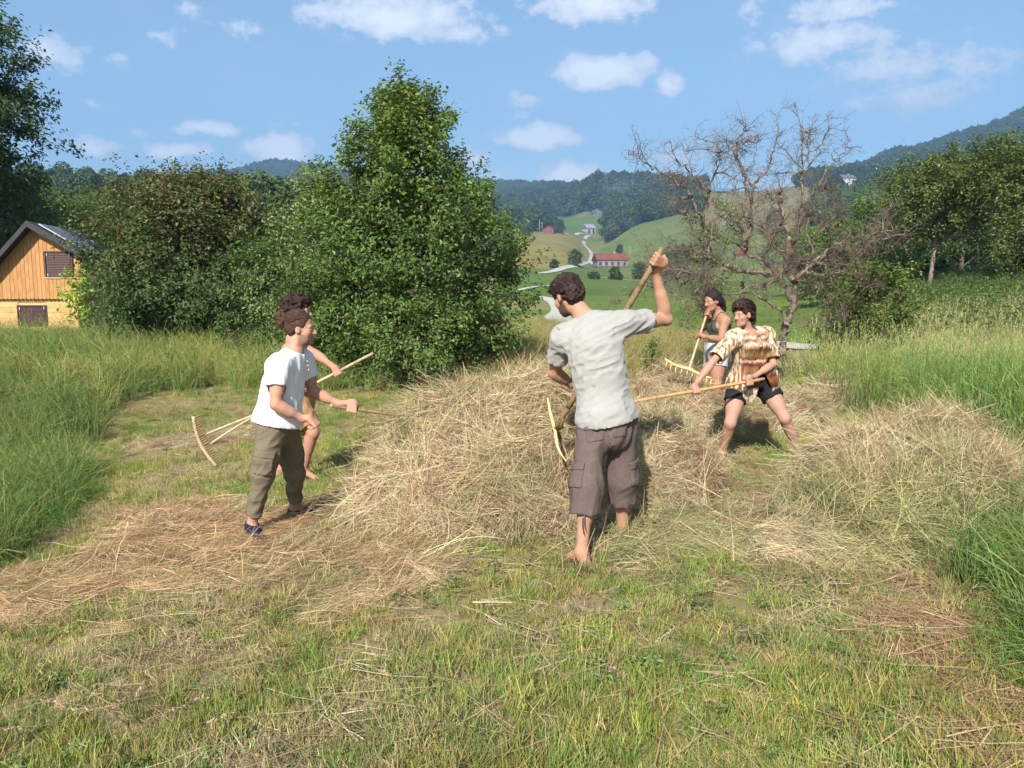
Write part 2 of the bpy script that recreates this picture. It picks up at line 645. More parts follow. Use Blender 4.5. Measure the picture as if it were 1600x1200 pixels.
m_gravel = mat('gravel', srgb(168, 164, 155), 0.95, 0.1, var=[(0.6, 0.45, 0.65, srgb(160, 155, 145)), (14, 0.5, 0.7, srgb(190, 186, 180))], bump=(30, .4, .03))
road_ribbon('road', [(1420, 549), (1290, 546), (1215, 541), (1100, 528), (980, 515), (905, 507), (872, 498), (877, 486), (870, 475), (855, 467), (838, 464)], 1.9, m_gravel,
            'pale gravel road winding through the meadow')
road_ribbon('road', [(800, 458), (830, 450), (862, 447)], 1.6, m_gravel, 'thin strip of gravel lane between the green fields', lift=.14)
road_ribbon('road', [(845, 428), (866, 424), (890, 417), (915, 410), (925, 401), (920, 390), (912, 381), (914, 374), (921, 368), (905, 365), (872, 363.5)], 2.9, m_gravel,
            'pale gravel road climbing between tan and green fields', lift=.16)
road_ribbon('road', [(925, 409), (934, 410), (942, 413)], 9, m_gravel, 'gravel forecourt beside the long barn', lift=.16, n=12)
road_ribbon('road', [(915, 432), (950, 435), (990, 439), (1040, 442)], 2.4, m_gravel, 'farm lane below the long barn', lift=.14)

# ------------------------------------------------------------------ instanced scatter (grass, far wood)
def scatter(name, pts, rot, scl, idx, tint, protos, label, cat):
    """one object: points with attributes, each point carries one of the prototype meshes"""
    pc = bpy.data.collections.new(name + '_set')
    for k, (me, mt) in enumerate(protos):
        o = bpy.data.objects.new('%s_%02d' % (name, k), me)
        if not me.materials:
            me.materials.append(mt)
        pc.objects.link(o)
    n = len(pts)
    me = bpy.data.meshes.new(name)
    me.vertices.add(n)
    me.vertices.foreach_set('co', np.asarray(pts, np.float32).ravel())
    for nm, tp, arr, key in (('rot', 'FLOAT_VECTOR', rot, 'vector'), ('scl', 'FLOAT_VECTOR', scl, 'vector'), ('idx', 'INT', idx, 'value'), ('tint', 'FLOAT_VECTOR', tint, 'vector')):
        a = me.attributes.new(nm, tp, 'POINT')
        a.data.foreach_set(key, np.ascontiguousarray(arr, np.int32 if tp == 'INT' else np.float32).ravel())
    o = bpy.data.objects.new(name, me)
    COL.objects.link(o)
    g = bpy.data.node_groups.new(name, 'GeometryNodeTree')
    g.interface.new_socket('Geometry', in_out='INPUT', socket_type='NodeSocketGeometry')
    g.interface.new_socket('Geometry', in_out='OUTPUT', socket_type='NodeSocketGeometry')
    N = g.nodes
    gi, go = N.new('NodeGroupInput'), N.new('NodeGroupOutput')
    iop = N.new('GeometryNodeInstanceOnPoints')
    ci = N.new('GeometryNodeCollectionInfo')
    ci.inputs['Collection'].default_value = pc
    ci.inputs['Separate Children'].default_value = True
    ci.inputs['Reset Children'].default_value = True
    g.links.new(gi.outputs[0], iop.inputs['Points'])
    g.links.new(ci.outputs[0], iop.inputs['Instance'])
    iop.inputs['Pick Instance'].default_value = True

    def na(nm, tp):
        d = N.new('GeometryNodeInputNamedAttribute')
        d.data_type = tp
        d.inputs[0].default_value = nm
        return d.outputs[0]
    g.links.new(na('idx', 'INT'), iop.inputs['Instance Index'])
    er = N.new('FunctionNodeEulerToRotation')
    g.links.new(na('rot', 'FLOAT_VECTOR'), er.inputs[0])
    g.links.new(er.outputs[0], iop.inputs['Rotation'])
    g.links.new(na('scl', 'FLOAT_VECTOR'), iop.inputs['Scale'])
    g.links.new(iop.outputs[0], go.inputs[0])
    md = o.modifiers.new('scatter', 'NODES')
    md.node_group = g
    tag(o, label, cat, kind='stuff')
    return o


def leaf_quads(pos, nrm, tang, size, aspect=0.6, fold=0.25):
    """diamond leaves: base, right, tip, left"""
    pos, nrm, tang = map(np.asarray, (pos, nrm, tang))
    nrm = unit(nrm)
    tang = unit(tang - nrm * np.sum(nrm * tang, -1, keepdims=True))
    side = np.cross(nrm, tang)
    s = np.asarray(size)[:, None]
    base = pos - tang * s * .5
    tip = pos + tang * s * .5 - nrm * s * 0.12
    r_ = pos + side * s * aspect * .5 + nrm * s * fold * .5
    l_ = pos - side * s * aspect * .5 + nrm * s * fold * .5
    V = np.stack([base, r_, tip, l_], 1).reshape(-1, 3)
    Q = np.arange(len(pos) * 4).reshape(-1, 4)
    return V, Q




m_farleaf = mat('far_foliage', inst='tint', rough=0.85, spec=0.1, transl=0.2)


def far_tree(seed, n, size, conifer=False):
    g = np.random.default_rng(seed)
    if conifer:
        h = 1 - np.sqrt(g.random(n)) * 0.97
        rad = (1 - h) * 0.28 * (0.75 + 0.35 * np.sin(h * 60)) + 0.01
        a = g.random(n) * 6.283
        pos = np.stack([np.cos(a) * rad, np.sin(a) * rad, h * 1.0], -1)
        nrm = unit(pos * [1, 1, 0] * 2 + [0, 0, .5] + g.normal(size=(n, 3)) * .3)
    else:
        nl = 9
        c = g.normal(size=(nl, 3)) * [.22, .22, .2] + [0, 0, .58]
        rr = .17 + .13 * g.random(nl)
        k = g.integers(0, nl, n)
        d = rand_dirs(n, g)
        pos = c[k] + d * rr[k][:, None] * (0.75 + .3 * g.random((n, 1)))
        nrm = unit(d + g.normal(size=(n, 3)) * .45 + [0, 0, .35])
    V, Q = leaf_quads(pos, nrm, rand_dirs(n, g), size * (0.6 + .8 * g.random(n)), .8, .3)
    col = np.repeat(0.75 + .5 * g.random((n, 1)), 4, 0) * np.ones((1, 3))
    return new_mesh('far_tree_%d' % seed, V, Q, cols=col, smooth=False)


def build_forest():
    protos = [(far_tree(k, 420, .2), m_farleaf) for k in range(3)] + [(far_tree(9, 420, .11, True), m_farleaf)] + \
             [(far_tree(20 + k, 2600, .085), m_farleaf) for k in range(3)]
    N = 150000
    g = np.random.default_rng(4)
    a = np.radians(g.uniform(-40, 40, N))
    r = np.exp(g.uniform(np.log(60), np.log(3000), N))
    x, y = np.tan(a) * r, r
    z = terrain_z(x, y)
    px, py = to_px(x, y, z)
    w = np.clip((r / 900.0) ** 2 * 2.0, 0.05, 1) if False else np.ones(N)
    m = forest_mask(px, py, y) & (px > -130) & (px < 1730)
    # thin out so the spacing is about a crown everywhere
    sp = np.where(r < 300, 4.2, np.where(r < 900, 5.5, 9.0))
    dens_have = N / (np.radians(80) * np.log(3000 / 60)) / (r * r) * np.cos(a) ** 2
    m &= g.random(N) < np.clip(1 / (sp * sp) / dens_have, 0, 1)
    idxs = np.where(m)[0]
    # one tree per cell
    cell = {}
    keep = []
    for i in idxs:
        s = sp[i] * 0.8
        kx = (int(x[i] // s), int(y[i] // s), int(s * 10))
        if kx in cell:
            continue
        cell[kx] = 1
        keep.append(i)
    k = np.array(keep)
    # nothing wholly hidden behind a ridge
    n = len(k)
    xs, ys, zs = x[k], y[k], z[k]
    vis = np.ones(n, bool)
    for t in np.linspace(0.06, 0.97, 40):
        hz = terrain_z(xs * t, ys * t)
        line = CAMZ + (zs + 26 - CAMZ) * t
        vis &= hz < line
    k = k[vis]
    n = len(k)
    xs, ys, zs, rs = x[k], y[k], z[k], r[k]
    H = np.where(rs < 120, g.uniform(4.0, 6.2, n), np.where(rs < 300, g.uniform(5.5, 8.5, n), np.where(rs < 900, g.uniform(9, 14, n), g.uniform(13, 19, n))))
    H = np.where((px[k] < 360) & (rs < 300), H * .62, H)
    con = g.random(n) < np.where((px[k] > 930) & (px[k] < 1075) & (ys < 1000), .5, 0.14)
    idx = np.where(rs < 420, 4 + g.integers(0, 3, n), g.integers(0, 3, n))
    idx = np.where(con, 3, idx)
    rot = np.stack([np.zeros(n), np.zeros(n), g.random(n) * 6.28], -1)
    wd = H * np.where(con, 1.1, g.uniform(.85, 1.25, n))
    scl = np.stack([wd, wd, H * 1.15], -1)
    hue = fbm(np.stack([xs / 40, ys / 40, xs * 0], -1), 2)
    base = np.array([0.05, 0.085, 0.022]) * (1 - hue[:, None]) + np.array([0.10, 0.13, 0.03]) * hue[:, None]
    tint = base * g.uniform(.6, 1.3, (n, 1)) * np.where(rs > 500, .75, 1.0)[:, None]
    tint[con] = np.array([0.025, 0.05, 0.022]) * g.uniform(.7, 1.3, (con.sum(), 1))
    pts = np.stack([xs, ys, zs - H * .12], -1)
    print('forest', n)
    scatter('far_wood', pts, rot, scl, idx, tint, protos, 'distant mixed woodland covering the hills around the valley', 'woodland')


build_forest()

# thin smoke drifting from a fire below the wooded hilltop
def smoke():
    c = P(962, 304, 930)
    V, Q = [], []
    th = np.linspace(0, np.pi, 12)
    ph = np.linspace(0, 2 * np.pi, 20, endpoint=False)
    T, Ph = np.meshgrid(th, ph, indexing='ij')
    V = np.stack([np.sin(T) * np.cos(Ph), np.sin(T) * np.sin(Ph), np.cos(T)], -1).reshape(-1, 3) * [34, 20, 24]
    idx = np.arange(240).reshape(12, 20)
    nx = np.roll(idx, -1, 1)
    o = add_obj('smoke', new_mesh('smoke', V, np.stack([idx[:-1], idx[1:], nx[1:], nx[:-1]], -1).reshape(-1, 4)), None, None, c)
    o.rotation_euler.y = -.5
    m = bpy.data.materials.new('smoke_air')
    m.use_nodes = True
    m.node_tree.nodes.clear()
    b = NB(m.node_tree)
    tc = b.n('ShaderNodeTexCoord').outputs['Object']
    fall = b.maprange(b.vec('LENGTH', b.vec('MULTIPLY', tc, (1 / 34, 1 / 20, 1 / 24))), 1.0, .2)
    nz = b.maprange(b.noise(tc, .05, 3), .35, .7)
    v = b.n('ShaderNodeVolumePrincipled')
    v.inputs['Color'].default_value = (.55, .75, 1, 1)
    b.put(v.inputs['Density'], b.math('MULTIPLY', b.math('MULTIPLY', fall, nz), .022))
    oo = b.n('ShaderNodeOutputMaterial')
    m.node_tree.links.new(v.outputs[0], oo.inputs['Volume'])
    o.data.materials.clear()
    o.data.materials.append(m)
    tag(o, 'faint blue smoke drifting before the wooded hilltop', 'smoke', kind='stuff')


smoke()

# haze between the meadow and the far hills
hz = add_obj('haze', box_mesh('haze', (-4200, -60, -45), (4200, 5400, 1150)), None)
mh = bpy.data.materials.new('haze_air')
mh.use_nodes = True
mh.node_tree.nodes.clear()
b = NB(mh.node_tree)
pv = b.n('ShaderNodeVolumePrincipled')
pv.inputs['Color'].default_value = (0.36, 0.62, 1.0, 1)
pv.inputs['Density'].default_value = 0.00025
pv.inputs['Anisotropy'].default_value = 0.0
ho = b.n('ShaderNodeOutputMaterial')
mh.node_tree.links.new(pv.outputs[0], ho.inputs['Volume'])
hz.data.materials.clear()
hz.data.materials.append(mh)
tag(hz, 'thin blue summer haze over the valley', 'haze', kind='stuff')

# ------------------------------------------------------------------ trees and shrubs
m_leaf = mat('leaf', attr=True, rough=.5, spec=.35, transl=.36)
m_bark_d = mat('bark_dark', srgb(92, 78, 64), .95, .1, var=[(12, .45, .7, srgb(62, 52, 44)), (5, .55, .75, srgb(120, 108, 92))], bump=(40, .8, .01, (1, 1, .3)))
m_bark_p = mat('bark_pale', srgb(128, 114, 98), .9, .1, var=[(6, .45, .7, srgb(92, 82, 68)), (25, .5, .7, srgb(150, 138, 122))], bump=(30, .5, .01, (1, 1, .3)))
m_bark_dead = mat('bark_dead', srgb(112, 97, 88), .95, .1, var=[(7, .45, .65, srgb(58, 49, 43)), (26, .52, .72, srgb(150, 138, 126))], bump=(60, .8, .006))


def prof(pts):
    h, r = np.array(pts, float).T
    return lambda t: np.interp(t, h, r)


def leafy_tree(name, label, cat, base, height, profile, n_leaf, leaf, palette, seed, lean=(0, 0), h0=.12, limbs=60, up=.35, trunk_r=.08, bark=None, top_palette=None,
               twig=(.35, .12), group=None, hang=0.0, droop=0.0, multi=1, squash=1.0):
    """trunk, limbs reaching to the crown outline, sub-branches, twigs with leaves. palette: list of (weight, colour)"""
    g = np.random.default_rng(seed)
    base = np.asarray(base, float)
    root = empty(name, base, label, cat, group)
    top = np.array([lean[0], lean[1], height])
    T = []
    trunks = []
    for mi in range(multi):
        a = g.random() * 6.28
        off = np.array([math.cos(a), math.sin(a), 0]) * (0 if multi == 1 else profile(.5) * .45)
        wob = g.normal(size=(3, 3)) * height * .018
        tr = spline([[0, 0, -.15], top * .3 + wob[0] + off * .35, top * .62 + wob[1] + off * .8, top * .97 + off * .9], 14)
        trunks.append(tr)
        T.append((tr, np.linspace(trunk_r / math.sqrt(multi), trunk_r * .12, 14)))
    tips, dirs, lvl = [], [], []
    for i in range(limbs):
        tr = trunks[i % multi]
        hf = h0 + (0.97 - h0) * (i + g.random()) / limbs
        az = i * 2.39996 + g.normal() * .35
        k = hf * .93 * 13
        s = tr[int(k)] + (tr[min(int(k) + 1, 13)] - tr[int(k)]) * (k % 1)
        rad = profile(hf) * g.uniform(.72, 1.10)
        d = np.array([math.cos(az), math.sin(az) * squash, 0])
        rise = up * (0.5 + hf) * g.uniform(.6, 1.3)
        end_xy = np.array([lean[0] * hf, lean[1] * hf, 0]) + d * rad
        end = np.array([end_xy[0], end_xy[1], min(height * hf + rad * rise - droop * rad, height * 1.01)])
        s = s - np.array([0, 0, min(rad * .35, s[2] * .6)])
        L = np.linalg.norm(end - s)
        midp = (s + end) / 2 + np.array([0, 0, L * .10]) + g.normal(size=3) * L * .05
        lb = spline([s, midp, end], 9)
        T.append((lb, np.linspace(max(trunk_r * .32 * (1 - hf * .6), .006), .004, 9)))
        nsub = max(3, int(3 + L * 2.6))
        for j in range(nsub):
            t = .28 + .72 * (j + g.random()) / nsub
            kk = t * 7.99
            p0 = lb[int(kk)] + (lb[int(kk) + 1] - lb[int(kk)]) * (kk % 1)
            dd = unit(unit(end - s) * .55 + rand_dirs(1, g)[0] * .85 + np.array([0, 0, .15 - hang * .4]))
            ll = twig[0] * g.uniform(.6, 1.5) * (1.2 - .5 * t) * max(.5, L) ** .5
            p1 = p0 + dd * ll
            T.append((np.array([p0, (p0 + p1) / 2 + g.normal(size=3) * .02, p1]), [.004, .003, .002]))
            for q in range(5):
                tw = p0 + (p1 - p0) * g.uniform(.25, 1.0)
                dd2 = unit(dd * .6 + rand_dirs(1, g)[0] * .8 + np.array([0, 0, -hang * .5]))
                tips.append((tw, tw + dd2 * ll * g.uniform(.4, .8)))
                dirs.append(unit(end - s))
    tips = np.array(tips)
    n = n_leaf
    k = g.integers(0, len(tips), n)
    t = g.random((n, 1))
    pos = tips[k, 0] * (1 - t) + tips[k, 1] * t + g.normal(size=(n, 3)) * twig[1]
    pos[:, 2] = np.maximum(pos[:, 2], .03)
    cdir = unit(pos - np.array([0, 0, height * .45]))
    nrm = unit(np.array([0, 0, .75]) + cdir * .5 + g.normal(size=(n, 3)) * .55)
    tang = unit(unit(tips[k, 1] - tips[k, 0]) + g.normal(size=(n, 3)) * .6 + np.array([0, 0, -hang]))
    V, Q = leaf_quads(pos, nrm, tang, leaf * g.uniform(.6, 1.25, n), .58, .3)
    w = np.array([a for a, _ in palette], float)
    cols = np.array([c for _, c in palette])
    ci = g.choice(len(cols), n, p=w / w.sum())
    col = cols[ci]
    if top_palette is not None:
        tw = np.array([a for a, _ in top_palette], float)
        tc = np.array([c for _, c in top_palette])
        # young growth at the shoot ends of the upper crown
        hh = pos[:, 2] / height
        pr = sstep(.35, .95, hh + .35 * (fbm(pos * .9 + seed, 2) - .5))
        sel = g.random(n) < pr * .75
        col[sel] = tc[g.choice(len(tc), sel.sum(), p=tw / tw.sum())]
    clump = fbm(pos * 1.6 + seed * 3.1, 2)
    col = col * np.array([1.22, 1.18, 1.08]) * (0.66 + .68 * clump)[:, None] * g.uniform(.8, 1.2, (n, 1))
    crown = add_obj('crown', new_mesh('crown', V, Q, cols=np.repeat(col, 4, 0), smooth=False), m_leaf, root)
    crown['kind'] = 'stuff'
    Vt, Ft = tubes(T[:multi + limbs], 5)
    add_obj('trunk', new_mesh('trunk', Vt, Ft), bark or m_bark_d, root)
    if len(T) > multi + limbs and base[1] < 27:
        Vt, Ft = tubes(T[multi + limbs:], 3, cap=False)
        o = add_obj('twigs', new_mesh('twigs', Vt, Ft), bark or m_bark_d, root)
        o['kind'] = 'stuff'
    return root


def gbase(px, py, Y):
    q = P(px, py, Y)
    return np.array([q[0], Y, Zg(q[0], Y)])


HORN = [(5, (.062, .114, .025)), (4, (.085, .146, .032)), (2, (.045, .082, .019)), (1.0, (.125, .178, .045))]
# the tall hornbeam behind the heap
b0 = gbase(646, 605, 14.6)
leafy_tree('hornbeam_tree', 'tall leafy green tree with pointed top, branched to the ground, behind the big hay heap', 'tree', b0, 5.42,
           prof([(0, 1.35), (.08, 1.95), (.2, 2.2), (.4, 2.0), (.55, 1.6), (.66, 1.32), (.78, .98), (.88, .6), (1, .06)]), 54000, .088, HORN, 21, (-.12, .1), .03, 105, .30, .10,
           top_palette=[(3, (.14, .195, .042)), (2, (.11, .17, .035))], twig=(.36, .075))
leafy_tree('hazel_shrub', 'low light green shrub at the foot of the tall tree, beside the heap', 'shrub', gbase(650, 612, 12.9), 1.45,
           prof([(0, .75), (.3, 1.0), (.7, .8), (1, .3)]), 9000, .062, [(4, (.12, .2, .05)), (3, (.09, .15, .035)), (2, (.17, .23, .07))], 33, (0, 0), .05, 34, .35, .04, twig=(.28, .06), multi=3)
leafy_tree('hazel_shrub', 'dense bushy shrub left of the tall tree behind the two men', 'shrub', gbase(535, 600, 14.8), 2.0,
           prof([(0, 1.1), (.3, 1.3), (.7, 1.0), (1, .35)]), 17000, .072, [(4, (.09, .155, .035)), (3, (.07, .12, .03)), (2, (.15, .22, .06))], 34, (.1, 0), .04, 44, .35, .05, twig=(.32, .07), multi=3)
leafy_tree('willow_shrub', 'slender pale green tall shrub just left of the pointed tree', 'shrub', gbase(500, 560, 17.5), 4.15,
           prof([(0, .9), (.3, 1.15), (.7, .85), (1, .25)]), 12000, .085, [(4, (.16, .22, .075)), (3, (.11, .17, .05)), (1.2, (.3, .33, .16))], 35, (.05, 0), .1, 50, .5, .06, twig=(.36, .08), multi=3)
MAP = [(5, (.060, .105, .030)), (3, (.085, .135, .04)), (2, (.045, .078, .025))]
leafy_tree('maple_bush', 'big round dark green bush with reddish brown shoots, right of the wooden hut', 'bush', gbase(298, 528, 20.5), 4.3,
           prof([(0, 2.3), (.15, 2.6), (.4, 2.55), (.62, 2.1), (.8, 1.5), (.93, .9), (1, .3)]), 52000, .105, MAP, 41, (.15, 0), .03, 110, .32, .1,
           top_palette=[(3, (.120, .095, .040)), (1.5, (.14, .095, .042)), (4, (.085, .10, .036))], twig=(.45, .10), multi=5)
leafy_tree('maple_bush', 'smaller green bush filling between the round bush and the tall tree', 'bush', gbase(425, 540, 18.6), 2.6,
           prof([(0, 1.2), (.3, 1.35), (.7, 1.0), (1, .4)]), 15000, .085, MAP + [(3, (.12, .19, .05))], 43, (0, 0), .04, 46, .35, .05, twig=(.35, .08), multi=3)
# edge tree, upper left
leafy_tree('ash_tree', 'big dark tree reaching in at the upper left corner above the hut', 'tree', gbase(-72, 520, 30.5), 13.5,
           prof([(0, 1.2), (.25, 2.6), (.45, 3.5), (.65, 3.6), (.85, 2.7), (1, .9)]), 56000, .18, [(4, (.045, .075, .028)), (3, (.06, .10, .035)), (1, (.09, .14, .045))], 51, (.2, 0), .22, 80, .2, .22,
           twig=(.6, .13), hang=.25, droop=.25)
for i, (px, py, Y, h, r, lab) in enumerate([(20, 470, 36, 5.0, 2.8, 'broad green tree directly behind the hut roof'), (110, 440, 48, 4.4, 2.6, 'rounded tree on the rise right behind the hut'),
                                            (-60, 470, 34, 6.4, 3.0, 'dark tree behind the left edge of the hut'), (170, 430, 58, 4.4, 2.8, 'distant rounded tree above the brown-tipped bush')]):
    leafy_tree('broadleaf_tree', lab, 'tree', gbase(px, py, Y), h, prof([(0, r * .6), (.25, r * .95), (.55, r), (.8, r * .72), (1, r * .25)]), 9000, .20,
               [(4, (.07, .115, .03)), (3, (.10, .15, .04)), (2, (.05, .085, .025))], 60 + i, (0, 0), .1, 50, .3, .15, twig=(.6, .14))
leafy_tree('catalpa_sapling', 'small bright yellow-green large-leaved sapling at the hut corner', 'sapling', gbase(122, 500, 25.2), 2.1,
           prof([(0, .2), (.3, .45), (.7, .5), (1, .2)]), 420, .17, [(3, (.30, .40, .06)), (2, (.22, .33, .05))], 71, (.1, 0), .25, 14, .4, .03, twig=(.25, .09))
# right wood edge
BEE = [(4, (.10, .135, .034)), (3, (.07, .10, .026)), (1.5, (.14, .175, .045))]
leafy_tree('beech_tree', 'large sunlit beech with a bare crooked lower trunk at the wood edge on the right', 'tree', gbase(1447, 488, 40), 7.0,
           prof([(0, .6), (.4, 1.8), (.55, 2.6), (.72, 2.7), (.88, 1.8), (1, .5)]), 22000, .16, BEE, 81, (.25, 0), .47, 64, .12, .13, bark=m_bark_p, twig=(.6, .11), droop=.05)
leafy_tree('beech_tree', 'tall tree with a long pale bare trunk near the right edge', 'tree', gbase(1560, 440, 37), 6.9,
           prof([(0, .5), (.4, 1.0), (.6, 2.2), (.8, 2.3), (1, .8)]), 13000, .15, BEE, 82, (-.1, 0), .62, 42, .15, .11, bark=m_bark_p, twig=(.55, .11))
leafy_tree('beech_tree', 'dense beech filling the right edge of the view', 'tree', gbase(1625, 440, 35), 5.9,
           prof([(0, 1.0), (.3, 2.0), (.55, 2.5), (.8, 2.0), (1, .6)]), 16000, .15, BEE + [(3, (.06, .09, .025))], 83, (0, 0), .15, 60, .2, .16, twig=(.55, .11), droop=.15)
leafy_tree('maple_tree', 'rounded bright green tree at the wood edge behind the dead tree', 'tree', gbase(1300, 470, 52), 4.9,
           prof([(0, 1.8), (.25, 2.8), (.55, 3.0), (.8, 2.1), (1, .6)]), 14000, .19, [(4, (.105, .17, .04)), (3, (.14, .21, .05)), (2, (.07, .12, .03))], 84, (0, 0), .08, 60, .3, .16, twig=(.6, .12))
leafy_tree('maple_tree', 'mid green tree between the round bright tree and the large beech', 'tree', gbase(1375, 480, 47), 5.4,
           prof([(0, 1.3), (.3, 2.1), (.6, 2.2), (.85, 1.4), (1, .4)]), 12000, .18, [(4, (.085, .14, .035)), (3, (.11, .16, .04)), (2, (.06, .10, .028))], 85, (0, 0), .08, 56, .3, .15, twig=(.6, .12))
leafy_tree('spruce_like_tree', 'dark tree standing in the shade behind the large beech', 'tree', gbase(1500, 455, 52), 6.6,
           prof([(0, 1.6), (.3, 2.4), (.6, 2.2), (.85, 1.4), (1, .4)]), 12000, .19, [(4, (.05, .08, .024)), (3, (.07, .10, .03))], 86, (0, 0), .1, 56, .2, .18, twig=(.6, .12))
leafy_tree('broadleaf_tree', 'tall tree high in the wood above the bare pale trunk', 'tree', gbase(1585, 420, 55), 7.2,
           prof([(0, 1.6), (.3, 2.6), (.6, 2.8), (.85, 1.9), (1, .5)]), 14000, .2, BEE + [(4, (.06, .09, .028))], 87, (0, 0), .1, 60, .2, .18, twig=(.65, .12))
leafy_tree('hazel_bush', 'yellow-green round bush at the right behind the tall grass', 'bush', gbase(1360, 545, 15.5), 2.0,
           prof([(0, .95), (.3, 1.12), (.65, .9), (1, .35)]), 13000, .068, [(4, (.10, .15, .03)), (3, (.15, .20, .045)), (2, (.065, .10, .024))], 91, (0, 0), .05, 46, .4, .05, twig=(.28, .06), multi=4)
leafy_tree('birch_sapling', 'thin pale-stemmed sapling with sparse hanging leaves beside the dead tree', 'sapling', gbase(1102, 560, 13.2), 3.5,
           prof([(0, .2), (.3, .55), (.6, .65), (.85, .45), (1, .1)]), 1700, .05, [(3, (.12, .17, .05)), (2, (.17, .22, .07))], 92, (.1, 0), .25, 26, .1, .028, bark=m_bark_p, twig=(.3, .05), hang=.9, droop=.5)
leafy_tree('ivy_sapling', 'slim leaf-wrapped sapling below the raised elbow of the man in grey', 'sapling', gbase(1017, 578, 12.6), .85,
           prof([(0, .12), (.5, .15), (1, .10)]), 900, .045, [(3, (.09, .14, .04)), (2, (.13, .18, .05))], 93, (0, 0), .05, 14, .4, .02, twig=(.10, .04))


# ---- the dead tree
def dead_tree():
    g = np.random.default_rng(12)
    Y = 13.6
    base = gbase(1222, 552, Y)
    root = empty('dead_tree', base, 'leafless dead tree with tangled grey-brown branches behind the women', 'tree')
    T, tw = [], []

    def px(pts, r0, r1, yo=0.0, yo2=0.0, jig=.02):
        pts = [(a, b_ + (12 if b_ < 270 else 0)) for a, b_ in pts]
        q = np.array([P(a, b_, Y + yo + (yo2 - yo) * i / max(1, len(pts) - 1)) for i, (a, b_) in enumerate(pts)])
        s = spline(q, 6 * len(pts))
        s[1:] += g.normal(size=(len(s) - 1, 3)) * jig
        T.append((s, np.linspace(r0, r1, len(s)) * .88))
        return s
    limbs = [
        px([(1222, 556), (1226, 515), (1238, 478), (1240, 440), (1228, 415), (1232, 370)], .075, .05),
        px([(1236, 470), (1215, 430), (1190, 405), (1165, 390), (1160, 330), (1166, 280), (1150, 235), (1135, 205)], .055, .012, 0, .3),
        px([(1165, 390), (1175, 330), (1178, 290), (1200, 250), (1212, 205), (1216, 165)], .04, .006, .1, -.3),
        px([(1232, 372), (1222, 330), (1219, 298)], .05, .032, 0, .1),
        px([(1228, 415), (1245, 370), (1256, 320), (1252, 270), (1262, 225), (1268, 175)], .04, .006, 0, .4),
        px([(1256, 320), (1280, 290), (1295, 250), (1318, 225), (1330, 205)], .02, .004, .2, .6),
        px([(1252, 270), (1275, 235), (1288, 200), (1296, 172)], .018, .004, .2, 0),
        px([(1178, 290), (1160, 255), (1150, 220), (1162, 190), (1158, 178)], .025, .006, 0, -.3),
        px([(1215, 430), (1180, 425), (1140, 418), (1112, 400), (1100, 350), (1110, 290), (1122, 240), (1125, 222)], .045, .012, 0, -.5),
        px([(1110, 300), (1085, 262), (1060, 240), (1045, 205)], .02, .005, -.4, -.7),
        px([(1100, 350), (1075, 300), (1050, 268), (1020, 252), (995, 230), (978, 222)], .026, .003, -.4, -.9),
        px([(1112, 400), (1090, 370), (1072, 330), (1062, 290), (1052, 255)], .024, .005, -.5, -.3),
        px([(1238, 440), (1270, 415), (1300, 385), (1340, 370), (1380, 362), (1412, 370)], .04, .006, 0, -.6),
        px([(1270, 415), (1300, 412), (1335, 398), (1362, 380), (1392, 350)], .028, .005, 0, .4),
        px([(1260, 425), (1290, 430), (1318, 425), (1345, 440), (1370, 445)], .025, .005, -.2, -.6),
        px([(1270, 398), (1262, 360), (1270, 330), (1285, 300), (1292, 288)], .022, .005, -.2, -.2),
        px([(1140, 418), (1110, 432), (1075, 425), (1040, 440), (1005, 452), (965, 472)], .03, .004, -.3, -.8),
        px([(1110, 432), (1085, 460), (1060, 440), (1030, 425), (1000, 412)], .022, .004, -.3, -.3),
        px([(1236, 505), (1200, 470), (1150, 455), (1105, 470), (1085, 452)], .03, .006, -.2, -.5),
        px([(1228, 520), (1262, 505), (1290, 498), (1320, 497)], .02, .004, -.1, -.4),
        px([(1190, 405), (1200, 380), (1195, 350), (1205, 320), (1198, 300)], .02, .005, .2, .5),
        px([(1160, 440), (1162, 480), (1166, 520), (1166, 555)], .04, .05, .2, .2),
        px([(1100, 400), (1098, 450), (1100, 500)], .02, .024, -.3, -.3),
        px([(1245, 395), (1282, 362), (1305, 330), (1298, 310)], .02, .005, .2, .5),
        px([(1165, 390), (1130, 372), (1105, 378), (1070, 392), (1045, 380)], .024, .004, 0, .5),
    ]
    # the fan of secondary boughs
    hubs = [(limbs[0][20:], 7), (limbs[1][14:], 8), (limbs[8][12:], 9), (limbs[12][6:], 6), (limbs[4][8:], 6), (limbs[18][6:], 5), (limbs[16][4:], 4)]
    for hub, cnt in hubs:
        for k in range(cnt):
            s0 = hub[g.integers(0, len(hub))]
            a = g.uniform(-.25, math.pi + .25)
            d = unit(np.array([math.cos(a) * 1.15, g.normal() * .5, math.sin(a) * .75]))
            L = g.uniform(.5, 1.15)
            pts = [s0]
            for j in range(6):
                d = unit(d + g.normal(size=3) * .22)
                pts.append(pts[-1] + d * L / 6)
            s = spline(np.array(pts), 13)
            T.append((s, np.linspace(.013, .004, 13)))
            limbs.append(s)

    def grow(p, d, L, r, lev):
        n = 3
        pts = [p]
        dd = d
        for k in range(n):
            dd = unit(dd + g.normal(size=3) * .42 + np.array([0, 0, .06]))
            pts.append(pts[-1] + dd * L / n)
        tw.append((np.array(pts), np.linspace(r, r * .35, n + 1)))
        if lev > 0:
            for k in range(g.integers(2, 5)):
                i = g.integers(1, n + 1)
                grow(pts[i], unit(dd * .5 + rand_dirs(1, g)[0] * .9), L * g.uniform(.35, .65), r * .55, lev - 1)
